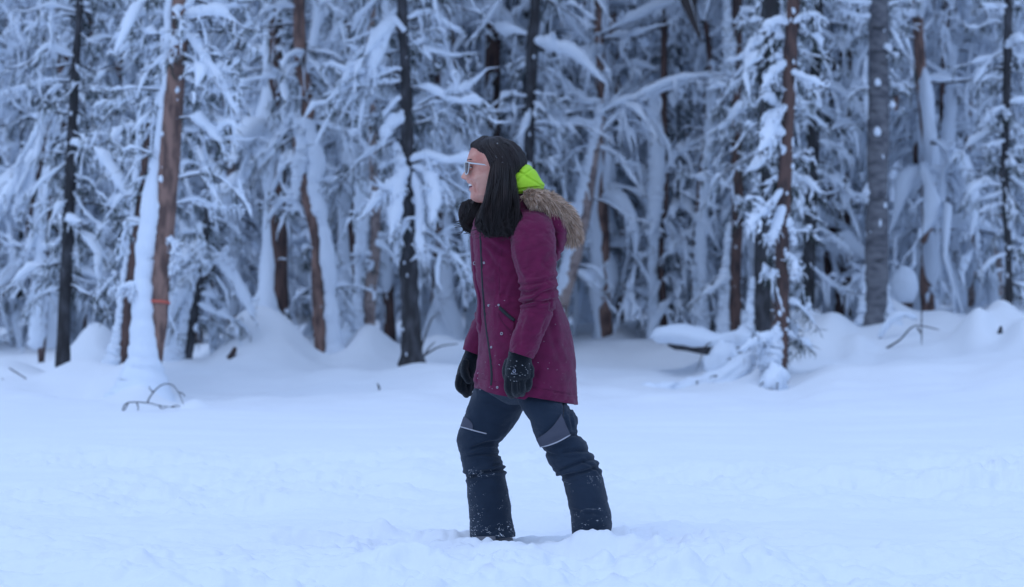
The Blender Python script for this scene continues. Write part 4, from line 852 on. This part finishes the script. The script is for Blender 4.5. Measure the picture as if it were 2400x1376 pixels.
    strip(N1, [(1321, 945), (1320, 975), (1317, 1000), (1335, 1018)], .003, .001, .002, 'seam', M['zip'], tr, org)
    # ---- boots, mostly sunk in the snow
    for (x0, x1, py, yc, nm) in ((1095, 1205, 1262, .12, 0), (1335, 1428, 1262, -.12, 1)):
        bt = Loft([(x0+12, py-20, x1-8, py-20, yc, .062), (x0+8, py+5, x1-2, py+5, yc, .062), (x0-5, py+22, x1+2, py+20, yc, .055), (x0-42, py+42, x1+5, py+40, yc, .052), (x0-62, py+58, x1+6, py+58, yc, .05), (x0-60, py+70, x1+6, py+70, yc, .05)], 30, 30, 2.3, (), .001)
        bo = bt.part('boot', M['boot'], who, org)
        T = Tubes(); c = np.array([bt.G[int(12)][i] for i in list(range(0, 30, 2))+[0]]); T.add(c, np.full(len(c), .006), 6, close=False); link('trim', T.mesh('boot_trim', M['bootred'], org), bo)
    # boot tongue glimpsed under the raised far hem
    bt = Loft([(1112, 1258, 1166, 1256, .035, .02), (1118, 1265, 1164, 1262, .03, .02), (1132, 1273, 1160, 1268, .028, .02), (1143, 1279, 1156, 1274, .026, .015)], 12, 16, 2.2, (), .0005); bo = bt.part('boot_upper', M['boot'], who, org)
    T = Tubes(); T.add(np.array([W(1144, 1278.5, .01), W(1153, 1276.5, .01), W(1160, 1273, .012)]), np.full(3, .0035), 6); link('trim', T.mesh('red_trim', M['bootred'], org), bo)
    # ---- jacket
    jk = bpy.data.objects.new('parka', None); COL.objects.link(jk); jk.parent = who
    jf = [(1172, 600, 1168, 680, 2.5, 2.5), (1168, 680, 1164, 760, 2, 2.5), (1135, 640, 1160, 630, 2, 5), (1215, 700, 1160, 690, 2, 4), (1296, 650, 1290, 760, 4, 6), (1148, 570, 1195, 600, 6, 6), (1140, 590, 1180, 640, 4, 5), (1205, 640, 1180, 700, 3, 5), (1292, 740, 1310, 840, 4, 9),
          (1215, 900, 1350, 925, 1.8, 2.0), (1130, 720, 1200, 712, 1.5, 3), (1260, 860, 1250, 920, 3, 7), (1320, 760, 1335, 880, 3, 10), (1155, 830, 1160, 900, 3, 6)]
    J = Loft([(1168, 462, 1215, 466, 0, .065), (1146, 474, 1238, 474, 0, .085), (1128, 492, 1266, 490, 0, .13), (1112, 512, 1288, 510, 0, .14), (1105, 534, 1299, 534, 0, .155), (1102, 560, 1303, 560, 0, .162), (1105, 608, 1302, 608, 0, .163), (1111, 652, 1300, 652, 0, .165), (1121, 690, 1304, 690, 0, .16),
              (1122, 715, 1315, 712, 0, .163), (1122, 752, 1330, 751, 0, .172), (1121, 800, 1342, 803, 0, .185), (1118, 848, 1349, 860, 0, .195), (1114, 884, 1352, 910, 0, .20), (1113, 902, 1354, 938, 0, .203), (1114, 910, 1354.5, 949, 0, .203)],
             170, 130, 2.25, jf, .004, (22, 12), 5, crump=.0022, cs=(40, 34), extra=lambda PX, PY, Y, th: (PX, PY+smooth01(.35, 1, np.sin(th))*smooth01(840, 905, PY)*(PX-1230 < 0)*8, Y))
    J.part('parka_body', M['jacket'], jk, org, cap=False).modifiers.new('thick', 'SOLIDIFY').thickness = -.006
    sf = [(1222, 668, 1300, 652, 5, 5, 1), (1222, 684, 1262, 678, 9, 5, 1), (1225, 692, 1304, 676, 8, 5, 1), (1220, 712, 1262, 694, 10, 5, 1), (1238, 706, 1304, 700, 6, 4, 1), (1222, 722, 1280, 706, 5, 4, 1), (1300, 730, 1262, 722, 4, 5, 1), (1290, 700, 1298, 735, 4, 4, 1),
          (1205, 600, 1225, 655, 4, 6, 1), (1300, 590, 1270, 640, 3, 8, 1), (1285, 745, 1270, 790, 3, 6, 1), (1228, 745, 1215, 800, 3, 6, 1), (1240, 560, 1230, 620, 3, 9, 1)]
    A = Loft([(1226, 487, 1268, 490, -.075, .045), (1212, 499, 1286, 503, -.10, .065), (1203, 522, 1297, 524, -.130, .076), (1196, 556, 1303, 554, -.156, .080), (1198, 590, 1304, 590, -.175, .079), (1207, 630, 1305, 630, -.195, .077), (1217, 660, 1306, 658, -.21, .073), (1221, 686, 1306, 684, -.213, .072),
              (1219, 704, 1304, 708, -.215, .070), (1220, 729, 1297, 731, -.22, .068), (1210, 757, 1285, 764, -.225, .066), (1201, 784, 1271, 800, -.23, .063), (1193, 812, 1256, 831, -.235, .060), (1190.5, 822, 1251, 842, -.235, .059)],
             170, 90, 2.2, [(f[0], f[1], f[2], f[3], f[4]*.85, f[5]*.8, 1) for f in sf], .0035, (16, 9), 12, crump=.003, cs=(30, 20))
    A.part('sleeve', M['jacket'], jk, org, cap=False).modifiers.new('thick', 'SOLIDIFY').thickness = -.008
    A2 = Loft([(1150, 505, 1250, 505, .12, .05), (1140, 560, 1240, 560, .18, .07), (1135, 640, 1225, 640, .205, .07), (1126, 690, 1205, 692, .21, .068), (1119, 722, 1192, 728, .215, .066), (1103, 765, 1172, 780, .22, .062), (1091, 800, 1150, 820, .225, .058), (1085.5, 819, 1137, 838, .225, .056)],
              80, 48, 2.2, [(1118, 725, 1160, 720, 5, 5), (1110, 745, 1150, 755, 4, 5)], .004, (16, 9), 14)
    A2.part('sleeve', M['jacket'], jk, org, cap=False).modifiers.new('thick', 'SOLIDIFY').thickness = -.008
    # storm flap down the front and the dark gap with its zip behind it
    PL = Loft([(1101, 554, 1121, 554, -.02, .030), (1101, 560, 1124, 560, -.02, .035), (1104, 608, 1126, 608, -.02, .04), (1108, 652, 1128, 652, -.02, .04), (1118, 700, 1131, 700, -.02, .038), (1117, 730, 1134, 730, -.02, .04), (1116, 762, 1138, 762, -.02, .045), (1124, 790, 1142, 790, -.02, .042), (1125, 815, 1146, 815, -.02, .045),
               (1123, 845, 1149, 845, -.02, .047), (1112, 880, 1149, 880, -.02, .052), (1112, 897, 1149, 902, -.02, .052), (1133, 910, 1146, 919, -.02, .040)], 90, 30, 2.6, [(1105, 640, 1130, 650, 2, 4), (1118, 760, 1140, 770, 4, 4), (1125, 800, 1146, 800, 4, 4), (1113, 884, 1150, 894, 2.5, 2)], .003, (8, 10), 20)
    pl = PL.part('storm_flap', M['jacket'], jk, org)
    strip(J, [(1126, 540), (1129, 610), (1131, 655), (1134, 702), (1137, 740), (1141, 775), (1146, 810), (1151, 850), (1153, 885), (1151, 905)], .011, -.0005, .006, 'zip', M['zip'], jk, org, 50)
    # hem stitching and pocket
    strip(J, [(1171, 720), (1182, 731), (1194, 742), (1207, 752)], .013, .004, .008, 'pocket_zip', M['zip'], jk, org)
    surf_patch(J, [(1168, 716), (1180, 728), (1193, 742), (1206, 757)], [(1168, 732), (1176, 750), (1190, 768), (1203, 780)], .003, 'pocket_flap', M['jacket'], jk, org)
    strip(J, [(1168, 733), (1176, 751), (1190, 769), (1204, 781)], .0035, .003, .003, 'seam', M['jacket_dark'], jk, org)
    strip(J, [(1128, 887), (1170, 896), (1230, 905), (1300, 916), (1350, 928)], .002, .0005, .002, 'seam', M['jacket_dark'], jk, org, 40)
    strip(J, [(1180, 566), (1172, 620), (1170, 660), (1172, 700)], .002, .0005, .002, 'seam', M['jacket_dark'], jk, org, 30)
    def snap(loft, px, py, r=.0062):
        r = r*.78
        c, n = loft.at(px, py, .002); u = np.cross(n, [0, 0, 1]); u /= np.linalg.norm(u); v = np.cross(u, n); th = np.linspace(0, 2*np.pi, 13)
        T = Tubes(); T.add(np.array([c+r*(u*math.cos(a)+v*math.sin(a)) for a in th]), np.full(13, .0013), 6, close=False)
        T.add(np.array([c-n*.003, c+n*.0012]), np.array([r*.9, r*.9]), 12, close=False)
        link('snap_button', T.mesh('snap', M['metal'], org), jk)
    snap(PL, 1113, 617, .0075)
    for q in ((1129, 616), (1139.5, 716), (1146, 814), (1160, 908)): snap(J, q[0]+6, q[1], .0045)
    snap(J, 1169, 715, .004); snap(J, 1176, 782, .0058); snap(PL, 1129, 716, .004); snap(PL, 1143, 816, .004); snap(PL, 1141, 908, .005)
    # stand collar and the hood bag hanging at the back
    C = Loft([(1158, 452, 1222, 452, 0, .082), (1146, 466, 1232, 462, 0, .092), (1140, 482, 1244, 476, 0, .11), (1134, 496, 1262, 490, 0, .13)], 26, 50, 2.2, [(1150, 470, 1220, 468, 3, 4)], .003, (9, 6), 2)
    C.part('collar', M['jacket'], jk, org, cap=False).modifiers.new('thick', 'SOLIDIFY').thickness = -.008
    HB = Loft([(1215, 474, 1262, 466, 0, .10), (1232, 496, 1305, 482, 0, .13), (1262, 520, 1330, 510, 0, .13), (1285, 545, 1332, 545, 0, .115), (1292, 568, 1324, 572, 0, .095), (1296, 590, 1316, 594, 0, .07), (1297, 606, 1306, 612, 0, .035)], 50, 50, 2.3, [(1300, 560, 1320, 600, 4, 4), (1290, 540, 1325, 552, 4, 5)], .004, (9, 7), 6)
    HB.part('hood', M['jacket'], jk, org)
    # neon hood of the inner jacket, quilted
    def quilt(PX, PY, Y, th):
        e = 1
        for (x0, y0, x1, y1) in ((1219, 404, 1268, 434), (1206, 445, 1272, 438), (1252, 392, 1226, 410)):
            d = np.abs((PX-x0)*(y1-y0)-(PY-y0)*(x1-x0))/math.hypot(x1-x0, y1-y0); e = e*(1-.9*np.exp(-(d/2.4)**2))
        k = (1-e)*2.6; cx, cy = 1240, 425
        return PX-(PX-cx)/40*k, PY-(PY-cy)/30*k*.6, Y*(1-.075*(1-e))
    NG = Loft([(1226, 385, 1241, 386, 0, .045), (1215, 392, 1249, 393, 0, .075), (1204, 402, 1257, 403, 0, .092), (1192, 414, 1264, 414, 0, .103), (1182, 427, 1271, 424, 0, .11), (1178, 438, 1277, 433, 0, .112), (1180, 446, 1276, 440, 0, .110), (1190, 456, 1262, 450, 0, .095)],
              60, 80, 2.3, (), .0035, (8, 6), 9, extra=quilt)
    NG.part('inner_hood', M['neon'], who, org)
    # ---- fur ruff
    ruff = cat(np.array([[1228, 466, -.115, 15], [1246, 462, -.125, 20], [1270, 466, -.12, 25], [1296, 480, -.10, 28], [1320, 502, -.065, 29], [1335, 530, -.02, 27], [1338, 548, .02, 24], [1326, 520, .07, 27], [1300, 485, .105, 26], [1265, 462, .12, 24], [1235, 458, .11, 18]], float), 60)
    rc = np.array([W(a[0], a[1], a[2]) for a in ruff]); rr = ruff[:, 3]/615
    T = Tubes(); T.add(rc, rr*.62, 12); fo = link('fur_ruff', T.mesh('fur_core', mat('fur_underlayer', (.10, .07, .055), .9), org), jk)
    rg = np.random.default_rng(3); n = 22000; i = rg.uniform(0, 58.99, n); ii = i.astype(int); c = rc[ii]*(1-(i-ii))[:, None]+rc[ii+1]*(i-ii)[:, None]; tan = rc[ii+1]-rc[ii]; tan /= np.linalg.norm(tan, axis=1, keepdims=True)
    r = np.interp(i, np.arange(60), rr)*.6; v = rg.normal(0, 1, (n, 3)); v -= (v*tan).sum(1, keepdims=True)*tan; v /= np.linalg.norm(v, axis=1, keepdims=True)
    clump = np.stack([fbm(i*.9, v[:, 0]*2.5+k*9, v[:, 2]*2.5, 2, k) for k in range(3)], 1)
    tn = tan*np.where(i < 36, 1, -1)[:, None]
    d = v*.62+tn*.55+clump*.85+rg.normal(0, .13, (n, 3))+[0, 0, -.12]; d /= np.linalg.norm(d, axis=1, keepdims=True); ln = rg.uniform(.018, .040, n)*(.5+rr[ii]/.046*.55)
    p0 = c+v*r[:, None]; t = np.linspace(0, 1, 4)[None, :, None]
    pts = p0[:, None]+d[:, None]*ln[:, None, None]*t+np.array([0, 0, -1])*(ln[:, None, None]*.35)*t**2
    T = Tubes(); T.add(pts, np.broadcast_to(np.array([.0008, .0008, .0005, .0002]), (n, 4)), 3, close=False)
    link('fur_hair', T.mesh('fur_hair', M['fur'], org), fo, kind='stuff')
    # ---- hair
    hr = bpy.data.objects.new('hair', None); COL.objects.link(hr); hr.parent = who
    def part_side(PX, PY, Y, th): return PX, PY, Y
    Hs = Loft([(1148, 320, 1156, 320, 0, .006), (1132, 322, 1172, 322.4, 0, .03), (1118, 327, 1188, 327, 0, .05), (1108, 335, 1204, 336, 0, .066), (1106, 345, 1217, 346, 0, .078), (1117, 360, 1228, 361, 0, .086), (1128, 377, 1234, 378, 0, .092), (1139, 393, 1231, 394, 0, .095), (1144, 411, 1220, 412, 0, .097), (1145, 430, 1213, 430, 0, .100),
               (1143, 452, 1210, 450, 0, .106), (1134, 475, 1213, 474, 0, .124), (1124, 498, 1220, 498, 0, .155), (1117, 520, 1221, 520, 0, .182), (1119, 538, 1214, 538, 0, .190), (1129, 549, 1202, 549, 0, .182), (1148, 555, 1182, 555, 0, .15)],
              110, 140, 2.2, [(1165, 400, 1160, 540, 5, 5), (1185, 390, 1190, 530, 4, 6), (1150, 450, 1135, 540, 4, 5), (1205, 420, 1200, 540, 4, 6)], .007, (4, 16), 4)
    Hs.part('hair_mass', M['hair'], hr, org)
    H2 = Loft([(1098, 468, 1128, 468, .05, .02), (1086, 478, 1130, 478, .06, .04), (1079, 492, 1132, 492, .065, .045), (1079, 510, 1134, 510, .065, .045), (1085, 528, 1136, 528, .06, .045), (1096, 540, 1134, 540, .055, .04), (1110, 546, 1128, 546, .05, .02)], 50, 60, 2.2, [(1095, 480, 1100, 535, 4, 4), (1112, 478, 1116, 540, 4, 4)], .003, (4, 14), 6)
    H2.part('hair_mass', M['hair'], hr, org)
    T = Tubes()
    for (L_, cnt, seed) in ((Hs, 2400, 1), (H2, 600, 2)):
        rg = np.random.default_rng(seed); nu, nv = L_.nu, L_.nv; n = 26
        th0 = rg.uniform(0, nv, cnt); u0 = rg.uniform(0, .55, cnt)**1.3*nu*.8; u1 = np.minimum(u0+rg.uniform(.35, .9, cnt)*nu, nu-1-rg.uniform(0, 7, cnt)); u0 = np.minimum(u0, u1-6)
        t = np.linspace(0, 1, n)[None]; u = u0[:, None]+(u1-u0)[:, None]*t; v = th0[:, None]+rg.normal(0, 1.2, (cnt, 1))*t*2.5+1.3*np.sin(t*rg.uniform(2, 6, (cnt, 1))+rg.uniform(0, 6, (cnt, 1)))*t*smooth01(.3, 1, u/nu)*1.8
        ui = np.clip(u, 0, nu-1.001); a = ui.astype(int); fu = (ui-a)[..., None]; vi = v % nv; b = vi.astype(int) % nv; fv = (vi-np.floor(vi))[..., None]; b2 = (b+1) % nv
        G, N_ = L_.G, L_.N; p = (G[a, b]*(1-fv)+G[a, b2]*fv)*(1-fu)+(G[a+1, b]*(1-fv)+G[a+1, b2]*fv)*fu; nn = N_[a, b]
        if (nn[..., 1]*(p[..., 1]-G[..., 1].mean())).mean() < 0: nn = -nn
        lift = (.0012+.0035*rg.uniform(0, 1, (cnt, 1))**2*np.sin(t*np.pi)+.010*rg.uniform(0, 1, (cnt, 1))**3*smooth01(.6, 1, u/nu))
        p = p+nn*lift[..., None]; w = rg.uniform(.0007, .0020, (cnt, 1))*np.sin(np.clip(t*.9+.08, 0, 1)*np.pi)**.5
        T.add(p, w, 5, 1, .8)
    # loose wavy locks, each a bundle of fine strands
    Tb = Tubes(); Tm = T
    rg = np.random.default_rng(21); n = 24; tt = np.linspace(0, 1, n)
    for k in range(96):
        far_ = k % 5 == 4
        if far_: x0, x1 = rg.uniform(1100, 1130), rg.uniform(1082, 1126); y0, y1 = rg.uniform(468, 482), rg.uniform(520, 548); yy = rg.uniform(.0, .05); yo = yy-.01
        else: y0 = rg.choice([rg.uniform(328, 400), rg.uniform(370, 500)]); x0 = rg.uniform(1150, 1207); x0 = 1177+(x0-1177)*np.interp(y0, [328, 360, 400], [.55, .8, 1]); x1 = 1170+(x0-1177)*1.45+rg.normal(0, 9)-4; y1 = rg.uniform(524, 562); yy = -np.interp(y0, [328, 345, 380, 430, 480], [.058, .078, .090, .096, .112])-rg.uniform(-.008, .006); yo = -.198+abs(x1-1170)/50*.02+rg.uniform(-.006, .010)
        ph, fr, am = rg.uniform(0, 6.28), rg.uniform(3.5, 8), rg.uniform(3.5, 9)
        cx = x0+(x1-x0)*tt+am*np.sin(fr*tt+ph)*tt; cy = y0+(y1-y0)*tt; cyy = yy+(yo-yy)*smooth01(.05, .75, tt)-(.012 if y0 < 400 else .006)*np.sin(np.pi*tt)
        curl = smooth01(.72, 1, tt)*rg.choice([-1, 1, 1])*rg.uniform(4, 15); cx = cx+curl; cy = cy-smooth01(.8, 1, tt)*rg.uniform(0, 8)
        c = np.array([W(a, b, d_) for a, b, d_ in zip(cx, cy, cyy)]); ns = 26
        off = rg.normal(0, 1, (ns, 1, 3))*[.0052, .0032, .0015]; tw = rg.uniform(0, 6.28)
        ww = np.sin(np.clip(tt*.95+.02, 0, 1)*np.pi)[None, :, None]**.8*(1.1-.35*tt[None, :, None])+.12
        wob = np.sin(tt[None, :, None]*rg.uniform(4, 10, (ns, 1, 1))+rg.uniform(0, 6, (ns, 1, 3)))*.0012
        T = Tb if k % 2 else Tm
        T.add(c[None]+off*ww+wob*[1, 1, 0], np.broadcast_to(rg.uniform(.0006, .0013, (ns, 1))*np.linspace(1.1, .5, n), (ns, n)), 4)
    T = Tm; M['hair2'] = mat('brown_hair_lights', (.015, .010, .010), .42, .36); link('hair_lock', Tb.mesh('hair_lock', M['hair2'], org), hr, kind='stuff')
    # curls and flyaway strands at the ends
    rg = np.random.default_rng(8)
    for k in range(110):
        x0 = rg.uniform(1120, 1216); y0 = rg.uniform(500, 540); yy = -rg.uniform(.155, .19)
        if k % 3 == 0: x0 = rg.uniform(1080, 1120); yy = rg.uniform(.0, .05); y0 = rg.uniform(490, 530)
        s = rg.choice([-1, 1]); R = rg.uniform(7, 20); q = np.linspace(0, rg.uniform(1.2, 2.6), 12)
        pts = np.array([W(x0+s*R*(1-math.cos(a)), y0+R*math.sin(a)*.9+6*a, yy-.004*a) for a in q]); T.add(pts, np.linspace(.0022, .0006, 12), 5)
    for k in range(64):
        x0, y0 = [(1100, 470), (1085, 500), (1110, 345), (1150, 323), (1216, 350), (1215, 480)][k % 6]; d = np.array([[-20, 8], [-8, 24], [-8, 5], [14, -3], [14, 12], [10, 20]][k % 6])*rg.uniform(.6, 1.3)
        t = np.linspace(0, 1, 9); pts = np.array([W(x0+rg.normal(0, 3)*0+d[0]*a+rg.normal(0, .3), y0+d[1]*a*a+rg.normal(0, .3), rg.uniform(-.03, .03)*a+.01) for a in t]); T.add(pts, np.linspace(.0009, .0004, 9), 4)
    o = link('hair_strands', T.mesh('hair_strands', M['hair'], org), hr, kind='stuff')
    # ---- drawcords
    T = Tubes(); T.add(np.array([W(1143, 452, -.112), W(1140, 458, -.116), W(1136, 470, -.12), W(1132, 484, -.122)]), np.array([.0028, .0035, .0022, .0022]), 6); link('drawcord', T.mesh('drawcord', M['cord'], org), who)
    T = Tubes(); T.add(np.array([W(1109, 470, -.02), W(1104, 475, -.022)]), np.array([.002, .002]), 6); T.add(np.array([W(1112, 470, -.02), W(1107, 477, -.022)]), np.array([.002, .002]), 6); link('drawcord', T.mesh('drawcord2', M['cord'], org), who)
    # ---- gloves: palm, wrist and five bent fingers each, fused into one skin
    def glove(palm, fingers, nm):
        T = Tubes(); L_ = Loft(palm, 40, 40, 2.3, (), .0015, (6, 5), 4)
        V = [L_.G.reshape(-1, 3)]; i = np.arange(39)[:, None]*40; j = np.arange(40)[None]; j2 = (j+1) % 40; Q = [np.stack([i+j, i+40+j, i+40+j2, i+j2], -1).reshape(-1, 4)]
        for f in fingers:
            f = np.array(f, float); q = cat(f, 16); pts = np.array([W(a, b, c) for a, b, c, _ in q]); r = q[:, 3]/615
            r = r*(1+.06*np.cos(np.linspace(0, 4*np.pi, 16))); T.add(pts, r, 14, close=False)
            for e in (pts[-1], pts[0]): add_blobs(T, [e], [[r[-1]]*3], 0, 0, 8, 14)
        me = mesh_from(nm, np.vstack([L_.G.reshape(-1, 3), L_.G[0].mean(0), L_.G[-1].mean(0)]+T.V)-org, np.concatenate(Q+[q+1602 for q in T.Q]), M['glove'],
                       np.concatenate([np.stack([np.arange(40), (np.arange(40)+1) % 40, np.full(40, 1600)], 1), np.stack([1560+(np.arange(40)+1) % 40, 1560+np.arange(40), np.full(40, 1601)], 1)]))
        o = link('glove', me, who); md = o.modifiers.new('r', 'REMESH'); md.mode = 'VOXEL'; md.voxel_size = .0022; md.use_smooth_shade = True
        sm = o.modifiers.new('s', 'SMOOTH'); sm.iterations = 2; sm.factor = .5
        return L_, o
    LN, go = glove([(1195, 812, 1246, 826, -.235, .034), (1192, 826, 1247, 842, -.235, .036), (1188, 846, 1245, 856, -.236, .034), (1183, 866, 1247, 868, -.237, .030), (1184, 884, 1247, 884, -.236, .026), (1188, 896, 1243, 894, -.232, .020)],
              [[(1192, 880, -.236, 9.2), (1190, 902, -.238, 9.3), (1194, 920, -.228, 8.8), (1199, 927, -.215, 8)], [(1207, 882, -.238, 9), (1206, 904, -.244, 9), (1208, 920, -.236, 8.6), (1211, 924, -.222, 8)],
               [(1222, 882, -.238, 9), (1223, 902, -.242, 9), (1223, 918, -.234, 8.4), (1223, 922, -.220, 8)], [(1238, 876, -.234, 8.6), (1240, 894, -.236, 8.2), (1238, 908, -.228, 7.6), (1235, 912, -.216, 7)],
               [(1192, 846, -.225, 9), (1186, 862, -.215, 9), (1187, 884, -.205, 8.4), (1192, 896, -.20, 7.6)], [(1236, 850, -.236, 10), (1243, 866, -.236, 9), (1244, 880, -.235, 8)]], 'glove')
    glove([(1092, 808, 1132, 822, .225, .034), (1089, 824, 1130, 834, .225, .036), (1079, 848, 1124, 852, .225, .034), (1072, 868, 1118, 872, .225, .031), (1070, 886, 1112, 890, .225, .026), (1074, 898, 1108, 900, .225, .018)],
          [[(1078, 880, .205, 9), (1074, 900, .205, 9), (1080, 914, .215, 8.4), (1086, 918, .225, 7.6)], [(1088, 884, .215, 9), (1085, 904, .212, 9), (1089, 920, .222, 8.6), (1093, 925, .234, 8)],
           [(1100, 886, .222, 9), (1098, 906, .224, 8.6), (1099, 920, .236, 8), (1101, 922, .246, 7)], [(1108, 884, .24, 8.4), (1106, 900, .242, 8), (1106, 910, .25, 7)],
           [(1092, 846, .200, 10), (1088, 866, .188, 10), (1093, 884, .186, 9.4), (1098, 892, .192, 8)]], 'glove')
    # small pale emblem on the back of the near glove
    T = Tubes()
    def on(px, py): return LN.at(px, py, .0042)[0]
    th = np.linspace(-1.9, 3.4, 16); T.add(np.array([on(1205.2+3.3*math.cos(a), 868.6+3.9*math.sin(a)) for a in th]), np.full(16, .0008), 5)
    T.add(np.array([on(1203.2, 866), on(1205, 868.3), on(1203.5, 871.5)]), np.full(3, .0007), 5)
    for k, ln in enumerate((2.4, 1.8, 2.6, 1.8, 2.2, 1.5)): T.add(np.array([on(1197.5+k*2.7, 877.3-.6*(k % 2)), on(1197.5+k*2.7+1.2, 875.6), on(1197.5+k*2.7+2.1, 877.2)]), np.full(3, .0006), 5)
    link('emblem', T.mesh('glove_emblem', mat('pale_print', (.55, .58, .7), .6), org), go)
    # ---- loose snow caught on the clothes
    rg = np.random.default_rng(12); T = Tubes()
    def flecks(L_, n, fx, r0, r1, off=.001):
        for _ in range(n):
            px, py = fx()
            try: c, nn = L_.at(px, py, off)
            except Exception: continue
            r = rg.uniform(r0, r1); a = rg.uniform(-.9, .2); d = np.array([math.cos(a), 0, math.sin(a)])*r*rg.uniform(1, 2.6)
            T.add(np.array([c-d, c+d*.2, c+d]), np.array([r*.5, r, r*.6]), 5, 1, .6)
    def dust(L_, n, x0, x1, y0, y1, edge, r0=.0004, r1=.0011, k=0):
        done = 0
        while done < n:
            px, py = rg.uniform(x0, x1), rg.uniform(y0, y1); f = (px-x0)/(x1-x0)
            if noise(px/7+k, py/4.5, k)+edge*(1-2*f)*.7 < rg.uniform(.05, .75): continue
            done += 1; q = lambda px=px, py=py: (px, py); flecks(L_, 1, q, r0, r1*(2.2 if rg.uniform() < .06 else 1), .0008)
    dust(F1, 150, 1096, 1150, 1094, 1262, 1.0, k=1); dust(F1, 120, 1102, 1204, 1232, 1262, 0, .0006, .0015, 2); dust(F1, 70, 1098, 1160, 1100, 1118, .6, k=3); dust(F1, 40, 1165, 1200, 1150, 1240, -.6, k=4)
    dust(N1, 60, 1338, 1430, 1190, 1238, .1, k=5); dust(N1, 40, 1372, 1415, 1105, 1145, 0, k=6); dust(N1, 50, 1322, 1345, 1125, 1215, .6, k=7)
    flecks(J, 50, lambda: (rg.uniform(1130, 1330), rg.uniform(700, 920)), .0006, .0013)
    flecks(PL, 24, lambda: (rg.uniform(1118, 1146), rg.uniform(870, 915)), .0009, .0020)
    flecks(LN, 30, lambda: (rg.uniform(1188, 1244), rg.uniform(845, 895)), .0006, .0014, .004)
    flecks(Hs, 26, lambda: (rg.uniform(1112, 1200), rg.uniform(330, 400)), .0006, .0013, .004)
    flecks(Hs, 1, lambda: (1166, 338), .0022, .0024, .004)
    link('snow_flecks', T.mesh('snow_flecks', M['snow'], org), who, kind='stuff')
    return who
woman()
